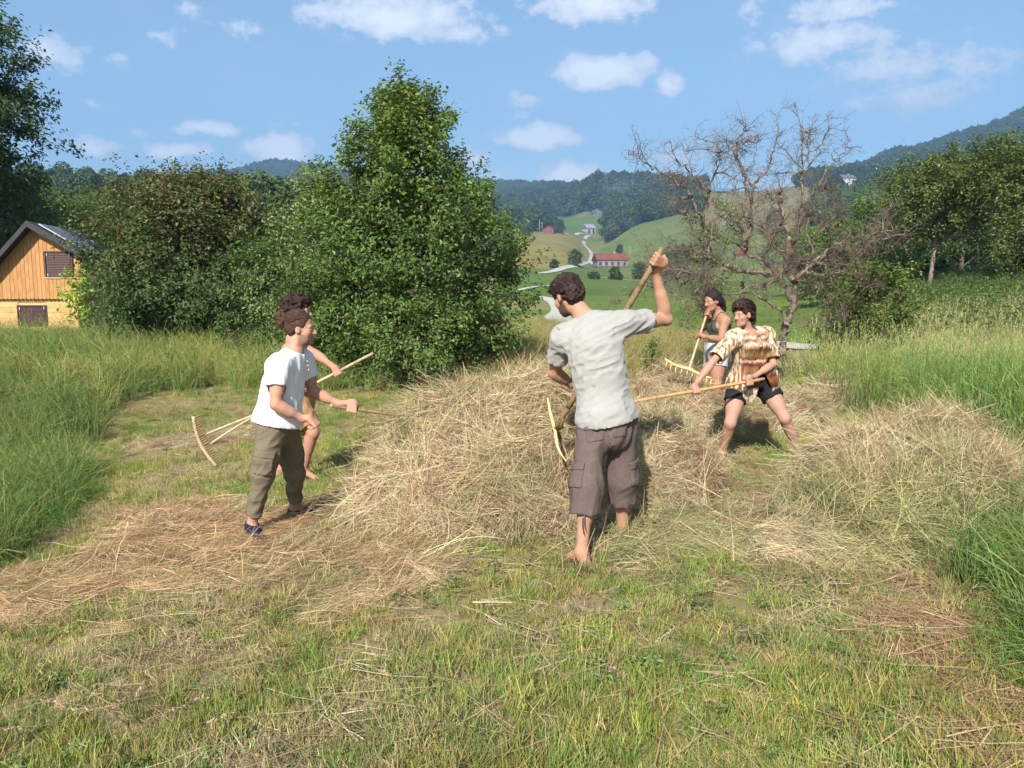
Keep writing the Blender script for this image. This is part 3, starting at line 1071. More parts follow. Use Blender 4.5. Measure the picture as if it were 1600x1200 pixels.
    for s in limbs:
        L = np.linalg.norm(np.diff(s, axis=0), axis=1).sum()
        low = to_px(*s.mean(0))[1] > 330
        for k in range(int((6 + L * 14) * (1.7 if low else .9))):
            i = g.integers(max(1, len(s) // 5), len(s))
            d = unit(s[i] - s[i - 1])
            dn = unit(d * .55 + rand_dirs(1, g)[0] * .95 + np.array([0, 0, .12]))
            grow(s[i], dn, g.uniform(.12, .45), .0055, 1 if g.random() < .75 else 2)
    for s, r in T:
        V, Fc = tubes([(s - base, r)], 8)
        add_obj('branch', new_mesh('branch', V, Fc), m_bark_dead, root)
    V, Fc = tubes([(a - base, r) for a, r in tw], 3, cap=False)
    o = add_obj('twigs', new_mesh('twigs', V, Fc), m_bark_dead, root)
    o['kind'] = 'stuff'
    # ivy and lichen tufts caught in the tangle
    allp = np.concatenate([a for a, r in tw])
    k = g.integers(0, len(allp), 2600)
    sel = allp[k]
    pxx, pyy = to_px(*sel.T)
    sel = sel[(pyy > 370) & (g.random(len(sel)) < .8)]
    V, Q = leaf_quads(sel - base + g.normal(size=sel.shape) * .03, rand_dirs(len(sel), g), rand_dirs(len(sel), g), .035 * g.uniform(.6, 1.3, len(sel)))
    col = np.repeat(np.array([(.13, .11, .07), (.09, .10, .04), (.16, .12, .09)])[g.integers(0, 3, len(sel))], 4, 0)
    o = add_obj('withered_leaves', new_mesh('withered_leaves', V, Q, cols=col, smooth=False), m_leaf, root)
    o['kind'] = 'stuff'


dead_tree()

# single trees and bushes in the valley
for i, (px, py, w, h, lab) in enumerate([
        (899, 416, 24, 26, 'round dark tree beside the bend of the climbing gravel road'), (866, 419, 16, 14, 'low bush left of the round tree in the tan field'),
        (962, 437, 22, 20, 'small tree on the lane below the barn, in front of its middle'), (1000, 436, 34, 26, 'bushy trees at the right end of the barn'),
        (1052, 436, 50, 46, 'large dark tree to the right of the barn near the dead branches'), (928, 436, 20, 12, 'low hedge bush on the lane below the barn'),
        (968, 396, 10, 14, 'little tree behind the barn roof'), (1040, 340, 34, 22, 'pale bushy tree on top of the green slope'),
        (1065, 412, 30, 30, 'dark tree low on the green slope behind the dead branches'), (820, 368, 30, 20, 'hedge bush left of the red house'),
        (874, 364, 16, 20, 'dark tree right of the red house'), (1210, 372, 24, 44, 'dark conifer standing on the slope behind the dead tree')]):
    q = hit(px, py, 60)
    sc = q[1] / F
    leafy_tree('valley_tree', lab, 'tree', q - np.array([0, 0, .3]), h * sc, prof([(0, w * sc * .36), (.3, w * sc * .5), (.7, w * sc * .4), (1, w * sc * .12)]), 1500, max(.7, 2.2 * sc),
               [(3, (.05, .085, .025)), (2, (.07, .11, .03))], 110 + i, (0, 0), .05, 26, .2, .2, twig=(h * sc * .09, h * sc * .03))

# ------------------------------------------------------------------ the wooden hut
def hut():
    Y0 = 26.0
    o = P(57, 455, Y0)
    o[2] = 0
    al = math.radians(10)
    root = empty('wooden_hut', (o[0], o[1], Zg(o[0], o[1])), 'small orange timber hut with dark gable roof and brown shutters at the left edge', 'hut')
    sx = np.array([math.cos(al), math.sin(al), 0])
    nb = np.array([-math.sin(al), math.cos(al), 0])     # into the house
    B = np.array(root.location)
    mpp = Y0 / F

    def W(s, z, d=0.0):
        return o + sx * s + nb * d + np.array([0, 0, z]) - B
    zz = lambda py: CAMZ + (455 - py) * mpp
    ss = lambda px: (px - 57) * mpp
    zp = zz(359)
    slL, slR = 1.14, .62
    roof = lambda s: zp + (s * slL if s < 0 else -s * slR)
    orange = mat('orange_plank', srgb(172, 126, 78), .7, .25, var=[(3, .4, .7, srgb(156, 110, 64)), (30, .5, .75, srgb(182, 140, 92), 4, (1, 1, .06))], bump=(40, .3, .004, (1, 1, .06)))
    orange2 = mat('orange_plank_b', srgb(160, 114, 68), .7, .25, var=[(3, .4, .7, srgb(174, 130, 82)), (30, .5, .75, srgb(146, 100, 58), 4, (1, 1, .06))], bump=(40, .3, .004, (1, 1, .06)))
    pale = mat('pale_board', srgb(192, 156, 104), .75, .2, var=[(5, .45, .7, srgb(178, 138, 86)), (24, .5, .7, srgb(198, 168, 120), 3, (.1, .1, 1))])
    pale2 = mat('pale_board_b', srgb(184, 146, 94), .75, .2, var=[(5, .45, .7, srgb(172, 132, 82)), (24, .5, .7, srgb(194, 160, 114), 3, (.1, .1, 1))])
    brown = mat('shutter_brown', srgb(74, 50, 46), .6, .3, var=[(12, .4, .7, srgb(62, 42, 40))])
    dark = mat('roof_dark', srgb(52, 48, 50), .6, .3, var=[(8, .4, .7, srgb(42, 40, 42))])
    zb = zz(466)
    zg = float(B[2]) - .25
    sR, sL = ss(122), -2.55

    def slab(pts2, d0, d1, name, mt, parent=root):
        """polygon in the gable plane, from depth d0 to d1"""
        n = len(pts2)
        V = [W(s, z, d0) for s, z in pts2] + [W(s, z, d1) for s, z in pts2]
        f = [np.array([list(range(n))]), np.array([list(range(2 * n - 1, n - 1, -1))]), np.array([[i, i + n, (i + 1) % n + n, (i + 1) % n] for i in range(n)])]
        me = new_mesh(name, V, f, smooth=False)
        return add_obj(name, me, mt, parent)
    # walls behind the boards
    slab([(sL, zb), (sR, zb), (sR, roof(sR)), (0, zp), (sL, max(roof(sL), zb + .01))], .03, 3.4, 'wall', orange)
    slab([(sL + .1, zg), (ss(112), zg), (ss(112), zb - .005), (sL + .1, zb - .005)], .13, 3.3, 'wall', pale)
    win = (ss(73), ss(110), zz(432), zz(395))
    w = .118
    s = sL
    i = 0
    while s < sR - .01:
        e = min(s + w - .008, sR)
        for (z0, z1, lowr) in ([(zb - .03, min(roof(s), roof(e)), True)] if not (e > win[0] and s < win[1]) else [(zb - .03, win[2], True), (win[3], min(roof(s), roof(e)), False)]):
            if z1 - z0 < .02:
                continue
            zt0, zt1 = (roof(s), roof(e)) if z1 > win[3] else (z1, z1)
            c = (s + e) / 2
            bot = [(s, z0 + .03), (c - .03, z0), (c + .03, z0), (e, z0 + .03)] if lowr else [(s, z0), (e, z0)]
            slab(bot + [(e, zt1), (s, zt0)], (0, .006)[i % 2], .029, 'plank', orange if (i * 7) % 3 else orange2)
        s += w
        i += 1
    # lower storey: horizontal boards
    lw = (ss(27), ss(67), zz(507), zz(478))
    z = zg
    i = 0
    while z < zb - .04:
        z1 = min(z + .175, zb - .04)
        segs = [(sL + .1, ss(112) + .02)] if (z1 < lw[2] or z > lw[3]) else [(sL + .1, lw[0]), (lw[1], ss(112) + .02)]
        for a, b_ in segs:
            slab([(a, z), (b_, z), (b_, z1 - .008), (a, z1 - .008)], .10 + .004 * (i % 2), .129, 'board', pale if i % 2 else pale2)
        z += .175
        i += 1
    # side wall boards, right
    # windows with louvred shutters
    for (a, b_, c, d), dep in ((win, -.012), (lw, .088)):
        t = .035
        wf = slab([(a - .03, c - .03), (b_ + .03, c - .03), (b_ + .03, d + .03), (a - .03, d + .03)], dep + .02, dep + .05, 'window', brown)
        for r in ([(a - .03, c - .03), (b_ + .03, c - .03), (b_ + .03, c), (a - .03, c)], [(a - .03, d), (b_ + .03, d), (b_ + .03, d + .03), (a - .03, d + .03)],
                  [(a - .03, c), (a, c), (a, d), (a - .03, d)], [(b_, c), (b_ + .03, c), (b_ + .03, d), (b_, d)]):
            slab(r, dep - .012, dep + .02, 'window_frame', brown, wf)
        nsl = 14
        for k in range(nsl):
            z0 = c + (d - c) * k / nsl + .006
            z1 = c + (d - c) * (k + 1) / nsl - .004
            V = [W(a + t, z0, dep), W(b_ - t, z0, dep), W(b_ - t, z1, dep + .019), W(a + t, z1, dep + .019), W(a + t, z0 + .01, dep), W(b_ - t, z0 + .01, dep)]
            add_obj('slat', new_mesh('slat', V, [np.array([[0, 1, 5, 4], [4, 5, 2, 3]])], smooth=False), brown, wf)
        for hs, hz in ((a + .05, c + .05), (a + .05, d - .08), (b_ - .05, d - .06)):
            slab([(hs - .012, hz - .045), (hs + .012, hz - .045), (hs + .012, hz + .045), (hs - .012, hz + .045)], dep - .02, dep - .013, 'hinge', mat('hinge_grey', srgb(170, 165, 160), .5, .4) if 'hinge_grey' not in bpy.data.materials else bpy.data.materials['hinge_grey'], wf)
    slab([(win[0] - .06, win[2] - .07), (win[1] + .06, win[2] - .07), (win[1] + .06, win[2] - .035), (win[0] - .06, win[2] - .035)], -.03, .02, 'window_sill', pale)
    # roof: two thick slabs over the gable, fascia in front
    th = .20
    eL, eR = -3.1, ss(134)
    for a, b_, nm in ((eL, 0, 'roof_slope'), (0, eR, 'roof_slope')):
        slab([(a, roof(a) + .015), (b_, roof(b_) + .015), (b_, roof(b_) + .015 + th), (a, roof(a) + .015 + th)], -.42, 3.8, nm, dark)
    # solar panel on the right slope
    pan = mat('panel_glass', srgb(88, 92, 98), .55, .3, var=[(3, .4, .7, srgb(104, 108, 114))])
    fr = mat('panel_frame', srgb(190, 192, 196), .35, .5, metallic=.6)
    off = .015 + th + .045
    a, b_ = .22, eR + .02
    pnl = slab([(a, roof(a) + off), (b_, roof(b_) + off), (b_, roof(b_) + off + .035), (a, roof(a) + off + .035)], -.05, 1.7, 'solar_panel', fr)
    slab([(a + .03, roof(a + .03) + off + .036), (b_ - .03, roof(b_ - .03) + off + .036), (b_ - .03, roof(b_ - .03) + off + .04), (a + .03, roof(a + .03) + off + .04)], -.02, 1.67, 'panel_glass', pan, pnl)


hut()


# ------------------------------------------------------------------ buildings in the valley
def far_house(label, px0, px1, pybase, pyeave, pyridge, wall, roofc, depth=8.0, yaw=0.0, nwin=4, gable=False, hip=False, dist=None, name='house', floors=1, open_front=False, plinth=None):
    q = hit((px0 + px1) / 2, pybase, 60) if dist is None else np.append(P((px0 + px1) / 2, pybase, dist), 0)[:3]
    k = q[1] / F
    w = (px1 - px0) * k
    he, hr = (pybase - pyeave) * k, (pybase - pyridge) * k
    root = empty(name, q, label, name.replace('_', ' '))
    root.rotation_euler.z = yaw
    mw = mat('far_wall', wall, .85, .15, var=[(.4, .45, .7, tuple(c * .85 for c in wall))])
    mr = mat('far_roof', roofc, .8, .15, var=[(.5, .4, .7, tuple(c * .8 for c in roofc))])
    md = mat('far_pane', (.04, .045, .05), .2, .5)
    x = w / 2
    d = depth
    zb = -1.5
    if gable:      # gable towards the camera
        V = [(-x, 0, zb), (x, 0, zb), (x, 0, he), (0, 0, hr), (-x, 0, he), (-x, d, zb), (x, d, zb), (x, d, he), (0, d, hr), (-x, d, he)]
        Fs = [np.array([[0, 1, 2, 3, 4], [9, 8, 7, 6, 5]]), np.array([[1, 6, 7, 2], [0, 4, 9, 5]])]
        add_obj('wall', new_mesh('wall', V, Fs, smooth=False), mw, root)
        for s in (-1, 1):
            t = .3
            e = 1.12
            zl = he - (hr - he) * .12
            V = [(0, -.6, hr + .02), (s * x * e, -.6, zl + .02), (s * x * e, d + .6, zl + .02), (0, d + .6, hr + .02)]
            V += [(a, b_, c + t) for a, b_, c in V]
            f = np.array([[0, 1, 2, 3], [7, 6, 5, 4], [0, 4, 5, 1], [1, 5, 6, 2], [2, 6, 7, 3], [3, 7, 4, 0]])
            add_obj('roof', new_mesh('roof', V, f, smooth=False), mr, root)
    else:
        V = [(-x, 0, zb), (x, 0, zb), (x, 0, he), (-x, 0, he), (-x, d, zb), (x, d, zb), (x, d, he), (-x, d, he), (-x, d / 2, hr - .2), (x, d / 2, hr - .2)]
        Fs = [np.array([[0, 1, 2, 3], [5, 4, 7, 6]]), np.array([[1, 5, 6, 9, 2], [0, 3, 8, 7, 4]])]
        if hip:
            Fs = [np.array([[0, 1, 2, 3], [5, 4, 7, 6], [1, 5, 6, 2], [4, 0, 3, 7]])]
        add_obj('wall', new_mesh('wall', V if not hip else V[:8], Fs, smooth=False), mw, root)
        ov = .5
        hx = x * .72 if hip else x + ov
        V = [(-x - ov, -ov, he), (x + ov, -ov, he), (hx, d / 2, hr), (-hx, d / 2, hr), (-x - ov, d + ov, he), (x + ov, d + ov, he)]
        f = [np.array([[0, 1, 2, 3], [5, 4, 3, 2]]), np.array([[1, 5, 2], [4, 0, 3]])]
        V2 = V + [(a, b_, c + .35) for a, b_, c in V]
        f = [np.array([[6, 7, 8, 9], [11, 10, 9, 8], [0, 3, 2, 1], [5, 2, 3, 4], [0, 1, 7, 6], [5, 4, 10, 11]]), np.array([[7, 11, 8], [10, 6, 9], [1, 2, 5], [4, 3, 0]]),
             np.array([[1, 5, 11, 7], [4, 0, 6, 10]])]
        ro = add_obj('roof', new_mesh('roof', V2, f, smooth=False), mr, root)
        add_obj('chimney', box_mesh('chimney', (x * .2, d / 2 - .4, hr - .8), (x * .2 + .8, d / 2 + .4, hr + 1.1)), mw, ro)
    for fl in range(floors):
        for i in range(nwin):
            cx = -x + w * (i + .5) / nwin
            hw = min(.55, w / nwin * .3) * (1.8 if open_front else 1)
            fz = he / floors
            z0, z1 = fl * fz + fz * (.35 if not open_front else -.3), fl * fz + fz * .8
            o = add_obj('window', box_mesh('window', (cx - hw, -.05, z0), (cx + hw, .06, z1)), md, root)
            add_obj('window_sill', box_mesh('window_sill', (cx - hw - .1, -.16, z0 - .15), (cx + hw + .1, -.051, z0)), mw, o)
    if plinth:
        add_obj('plinth', box_mesh('plinth', (-x - .2, -.2, zb), (x + .2, d + .2, he * .25)), mat('far_plinth', plinth, .9, .1), root)
    return root


RED, BRICK = srgb(116, 68, 56), srgb(122, 80, 70)
far_house('long farm barn with red tiled roof and pale walls by the gravel road', 933, 981, 419, 407, 397, srgb(128, 122, 120), RED, 9, .12, 5, plinth=srgb(96, 78, 66), hip=False, name='barn')
far_house('small red house on the left above the tan field', 848, 865, 366, 359, 353, BRICK, srgb(110, 58, 50), 8, -.3, 2, gable=True)
far_house('grey-white open shed beside the top of the climbing road', 916, 932, 365, 357, 351, srgb(150, 150, 148), srgb(140, 142, 146), 9, .5, 2, open_front=True, name='shed')
far_house('small grey hut at the edge of the upper field', 927, 941, 338, 332, 327, srgb(110, 112, 110), srgb(100, 102, 104), 8, .3, 2, gable=True, name='shed')
far_house('pale ochre house among trees on the wooded hilltop', 930, 938, 298, 293, 290, srgb(206, 176, 130), srgb(150, 96, 72), 8, 0, 2, dist=1080)
far_house('white house with grey roof on the far slope above the dead tree', 1316, 1338, 288, 279, 273, srgb(190, 190, 192), srgb(96, 96, 102), 10, .2, 3, floors=2, dist=700)
far_house('pale roofed farmhouse on the far slope right of the white house', 1362, 1380, 271, 267, 263, srgb(196, 190, 176), srgb(170, 164, 150), 10, .1, 3, dist=760)
far_house('distant pale building on the ridge at the far right of the slope houses', 1396, 1414, 268, 265, 262, srgb(200, 196, 190), srgb(176, 176, 178), 10, .1, 3, dist=800)
far_house('small red-roofed house half hidden by dead branches on the right', 1150, 1166, 404, 398, 391, srgb(120, 96, 84), RED, 8, -.2, 2)
far_house('little red-roofed house behind the dead branches left of the birch', 1078, 1096, 402, 396, 390, srgb(170, 130, 110), RED, 8, .2, 2)
far_house('tiny white building below the blue hill on the left', 438, 448, 303, 300, 297, srgb(214, 214, 216), srgb(180, 120, 100), 10, 0, 3, dist=1900)
for px, py, h, lab in ((843, 366, 22, 'thin wooden pole left of the red house'), (847, 364, 16, 'shorter pole right beside the red house'), (984, 402, 16, 'pole on the green slope above the barn'), (1058, 398, 18, 'pole on the green slope near the dead branches')):
    q = hit(px, py, 60)
    k = q[1] / F
    V, Fc = tubes([(np.array([[0, 0, -.5], [0, 0, h * k * .5], [0, 0, h * k]]), [.16, .14, .11]), (np.array([[-.7, 0, h * k * .93], [0, 0, h * k * .93], [.7, 0, h * k * .93]]), [.06, .06, .06])], 6)
    o = add_obj('utility_pole', new_mesh('utility_pole', V, Fc), m_wood_grey, None, q)
    tag(o, lab, 'pole')

# ------------------------------------------------------------------ people: smooth distance fields turned into one skin each
def frame(up, fwd):
    """rows: right, forward, up"""
    u = unit(up)
    f = unit(np.asarray(fwd, float) - u * np.dot(fwd, u))
    return np.stack([np.cross(f, u), f, u])


class Field:
    def __init__(self):
        self.ops = []           # (kind, data, k, lo, hi)

    def cone(self, a, b, ra, rb, k=0.03, sub=False):
        a, b = np.asarray(a, float), np.asarray(b, float)
        r = max(ra, rb)
        self.ops.append(('cone', (a, b, ra, rb), k, np.minimum(a, b) - r, np.maximum(a, b) + r, sub))
        return self

    def chain(self, pts, rad, k=0.03):
        for i in range(len(pts) - 1):
            self.cone(pts[i], pts[i + 1], rad[i], rad[i + 1], k)
        return self

    def ell(self, c, R, rad, k=0.03, sub=False):
        c, R, rad = np.asarray(c, float), np.asarray(R, float), np.asarray(rad, float)
        m = rad.max()
        self.ops.append(('ell', (c, R, rad), k, c - m, c + m, sub))
        return self

    def flat(self, a, b, ra, rb, k=0.004, sub=True):
        """cone that begins flat at a: used to cut sleeves, hems and necklines"""
        a, b = np.asarray(a, float), np.asarray(b, float)
        r = max(ra, rb)
        self.ops.append(('flat', (a, b, ra, rb), k, np.minimum(a, b) - r, np.maximum(a, b) + r, sub))
        return self

    def cap(self, a, b, ra, rb, k=0.045):
        """tube with a flat open end at b: sleeves and trouser legs"""
        a, b = np.asarray(a, float), np.asarray(b, float)
        r = max(ra, rb) + .03
        self.ops.append(('cap', (a, b, ra, rb), k, np.minimum(a, b) - r, np.maximum(a, b) + r, False))
        return self

    def bounds(self):
        lo = np.min([o[3] for o in self.ops if not o[5]], 0)
        hi = np.max([o[4] for o in self.ops if not o[5]], 0)
        return lo, hi

    @staticmethod
    def prim(kind, d, p, inner=False):
        if kind == 'cap':
            a, b, ra, rb = d
            ax = unit(b - a)
            e = b + ax * (.02 if inner else .1)
            v = Field.prim('cone', (a, e, ra, rb), p)
            return v if inner else np.maximum(v, (p - b) @ ax)
        if kind in ('cone', 'flat'):
            a, b, ra, rb = d
            ba = b - a
            pa = p - a
            t = pa @ ba / max(ba @ ba, 1e-9)
            h = np.clip(t, 0, 1)
            v = np.linalg.norm(pa - h[:, None] * ba, axis=1) - (ra + (rb - ra) * h)
            if kind == 'flat':
                v = np.maximum(v, -t * np.linalg.norm(ba))
            return v
        c, R, rad = d
        q = (p - c) @ R.T
        k0 = np.linalg.norm(q / rad, axis=1)
        k1 = np.linalg.norm(q / rad ** 2, axis=1)
        return k0 * (k0 - 1) / np.maximum(k1, 1e-6)

    def ev(self, p, margin=0.06, only_add=False, inner=False):
        D = np.full(len(p), 1.0)
        for kind, d, k, lo, hi, sub in self.ops:
            if sub and only_add:
                continue
            m = np.all((p > lo - margin) & (p < hi + margin), axis=1)
            if not m.any():
                continue
            v = self.prim(kind, d, p[m], inner)
            c = D[m]
            if sub:
                h = np.clip(0.5 - 0.5 * (c + v) / k, 0, 1)
                D[m] = c * (1 - h) - v * h + k * h * (1 - h)
            else:
                h = np.clip(0.5 + 0.5 * (c - v) / k, 0, 1)
                D[m] = c * (1 - h) + v * h - k * h * (1 - h)
        return D


def surface(fn, lo, hi, vox):
    """naive surface nets over a narrow band"""
    C = 5
    lo = np.asarray(lo) - 3 * vox
    n = np.ceil((np.asarray(hi) + 3 * vox - lo) / (vox * C)).astype(int) + 1
    cs = vox * C
    g = np.stack(np.meshgrid(*[np.arange(k) for k in n], indexing='ij'), -1)
    cp = lo + (g + 0.5) * cs - 0.5 * vox
    cd = fn(cp.reshape(-1, 3)).reshape(n)
    near = np.abs(cd) < cs * 1.25
    full = n * C
    D = np.repeat(np.repeat(np.repeat(cd, C, 0), C, 1), C, 2).astype(np.float32)
    M = np.repeat(np.repeat(np.repeat(near, C, 0), C, 1), C, 2)
    ii = np.argwhere(M)
    D[M] = fn(lo + ii * vox)
    ins = D < 0
    s = [ins[dx:full[0] - 1 + dx, dy:full[1] - 1 + dy, dz:full[2] - 1 + dz] for dx in (0, 1) for dy in (0, 1) for dz in (0, 1)]
    cnt = sum(a.astype(np.int8) for a in s)
    act = (cnt > 0) & (cnt < 8)
    ci = np.argwhere(act)
    vid = np.full(act.shape, -1, np.int32)
    vid[act] = np.arange(len(ci))
    offs = np.array([(dx, dy, dz) for dx in (0, 1) for dy in (0, 1) for dz in (0, 1)])
    cv = np.stack([D[ci[:, 0] + o[0], ci[:, 1] + o[1], ci[:, 2] + o[2]] for o in offs], 1)
    acc = np.zeros((len(ci), 3))
    wn = np.zeros(len(ci))
    for a in range(8):
        for b_ in range(a + 1, 8):
            if np.abs(offs[a] - offs[b_]).sum() != 1:
                continue
            m = (cv[:, a] < 0) != (cv[:, b_] < 0)
            t = cv[m, a] / (cv[m, a] - cv[m, b_])
            acc[m] += offs[a] + t[:, None] * (offs[b_] - offs[a])
            wn[m] += 1
    V = lo + (ci + acc / wn[:, None]) * vox
    Q = []
    for ax in range(3):
        u, w = (ax + 1) % 3, (ax + 2) % 3
        sl0 = [slice(1, -1)] * 3
        sl0[ax] = slice(0, -1)
        sl1 = list(sl0)
        sl1[ax] = slice(1, None)
        A, B = ins[tuple(sl0)], ins[tuple(sl1)]
        e = np.argwhere(A != B)
        fl = A[tuple(e.T)]
        e = e + np.array([0 if k == ax else 1 for k in range(3)])
        du = np.eye(3, dtype=int)[u]
        dw = np.eye(3, dtype=int)[w]
        c = [vid[tuple((e - s1 * du - s2 * dw).T)] for s1, s2 in ((1, 1), (0, 1), (0, 0), (1, 0))]
        q = np.stack(c, -1)
        q[~fl] = q[~fl][:, ::-1]
        Q.append(q)
    Q = np.concatenate(Q)
    return V, Q[(Q >= 0).all(1)]


def grad_smooth(V, Q, it=1, lam=0.5):
    for _ in range(it):
        acc = np.zeros_like(V)
        n = np.zeros(len(V))
        for a, b_ in ((0, 1), (1, 2), (2, 3), (3, 0)):
            np.add.at(acc, Q[:, a], V[Q[:, b_]])
            np.add.at(acc, Q[:, b_], V[Q[:, a]])
            np.add.at(n, Q[:, a], 1)
            np.add.at(n, Q[:, b_], 1)
        V = V * (1 - lam) + lam * acc / np.maximum(n, 1)[:, None]
    return V


def grip(f, wrist, g, axis, rp=0.014, side=1, s=1.0, thumb=1):
    """a hand closed round a shaft at g running along axis: palm, four fingers of unequal length, thumb"""
    g, wrist = np.asarray(g, float), np.asarray(wrist, float)
    a = unit(axis)
    t = g - wrist
    t = unit(t - a * (t @ a))
    n = np.cross(a, t) * side
    pal = rp + 0.013 * s
    knu = g + n * pal + t * 0.034 * s
    heel = g + n * (pal + .004) - t * 0.045 * s
    # palm: slab of three cones from heel to knuckles
    for w in (-0.028, 0.0, 0.026):
        f.cone(heel + a * w * 0.6 * s, knu + a * w * 1.05 * s, 0.017 * s, 0.0135 * s, 0.014)
    f.cone(wrist, heel, 0.027 * s, 0.021 * s, 0.02)
    L = [0.94, 1.0, 0.97, 0.80]
    for i, w in enumerate((0.033, 0.011, -0.011, -0.032)):
        ws = w * s * thumb
        R = rp + 0.0085 * s
        angs = np.radians(np.array([48, 100, 160, 215]) * (0.9 + 0.1 * L[i]))
        pts = [knu + a * ws]
        for th in angs[1 if False else 0:]:
            rr = R + (0.011 * s if th < 1.2 else 0.002 * s)
            pts.append(g + a * ws * 0.97 + (n * math.cos(th) + t * math.sin(th)) * rr * (1.12 if th < 2 else 1.0))
        rad = np.array([0.0098, 0.0092, 0.0084, 0.0078, 0.007]) * s * (0.93 + .07 * L[i])
        f.chain(pts, rad, 0.004)
    # thumb leaves the side of the palm near the heel and closes over the fingers
    tb = heel + a * 0.022 * s * thumb + t * 0.006
    pts = [tb]
    for th, ww in ((-62, 0.036), (-112, 0.036), (-160, 0.026)):
        th = math.radians(th)
        pts.append(g + a * ww * s * thumb + (n * math.cos(th) + t * math.sin(th)) * (rp + 0.012 * s))
    f.chain(pts, np.array([0.0155, 0.0125, 0.0105, 0.009]) * s, 0.006)


def head_field(f, c, R, s=1.0, male=True):
    r, fw, u = R

    def q(x, y, z):
        return c + (r * x + fw * y + u * z) * s
    f.ell(q(0, -.014, .03), R, np.array([.076, .094, .088]) * s, .03)
    f.ell(q(0, .028, -.04), R, np.array([.058, .062, .076]) * s, .03)
    f.cone(q(-.03, .045, -.088), q(.03, .045, -.088), .022 * s, .022 * s, .03)
    f.cone(q(0, .072, -.098), q(0, .070, -.092), .02 * s, .02 * s, .02)
    for sx in (-1, 1):
        f.ell(q(.037 * sx, .055, -.028), R, np.array([.026, .028, .026]) * s, .02)
        f.cone(q(.012 * sx, .083, .016), q(.042 * sx, .072, .017), .0115 * s, .010 * s, .014)
        f.ell(q(.031 * sx, .099, -.004), R, np.array([.017, .018, .011]) * s, .012, sub=True)
        f.ell(q(.076 * sx, -.006, -.012), R, np.array([.011, .021, .032]) * s, .008)
        f.ell(q(.085 * sx, .002, -.010), R, np.array([.006, .010, .017]) * s, .005, sub=True)
    f.cone(q(0, .085, .006), q(0, .110, -.030), .009 * s, .0125 * s, .010)
    f.cone(q(-.012, .094, -.034), q(.012, .094, -.034), .009 * s, .009 * s, .008)
    f.cone(q(-.018, .079, -.058), q(.018, .079, -.058), .0085 * s, .0085 * s, .006)
    f.cone(q(-.015, .079, -.069), q(.015, .079, -.069), .009 * s, .009 * s, .006)
    f.cone(q(-.022, .091, -.0635), q(.022, .091, -.0635), .0028 * s, .0028 * s, .004, sub=True)
    return q


m_eye = mat('eye_white', srgb(150, 138, 132), 0.35, 0.5)
m_iris = mat('eye_iris', srgb(40, 26, 18), 0.2, 0.5)
m_nail = None


def uv_sphere(c, R, rad, nu=10, nv=8):
    th = np.linspace(0, np.pi, nv)
    ph = np.linspace(0, 2 * np.pi, nu, endpoint=False)
    T, Ph = np.meshgrid(th, ph, indexing='ij')
    q = np.stack([np.sin(T) * np.cos(Ph), np.cos(T), np.sin(T) * np.sin(Ph)], -1).reshape(-1, 3) * rad
    V = np.asarray(c) + q @ np.asarray(R)
    idx = np.arange(nv * nu).reshape(nv, nu)
    nx = np.roll(idx, -1, 1)
    Q = np.stack([idx[:-1], nx[:-1], nx[1:], idx[1:]], -1).reshape(-1, 4)[:, ::-1]
    return V, Q


def folds(p, fr, seed=0.0):
    """ridged cloth folds; fr = matrix that stretches space along the fold direction"""
    q = p @ fr.T + seed
    w = vnoise(q * 0.6 + 3.1)
    n = vnoise(q + 1.5 * w[:, None])
    return (1 - np.abs(2 * n - 1)) ** 2.2 - 0.35


def stretch(along, a=3.0, c=14.0):
    """matrix for folds(): low frequency along one direction, high across it"""
    d = unit(along)
    return np.eye(3) * c + np.outer(d, d) * (a - c)


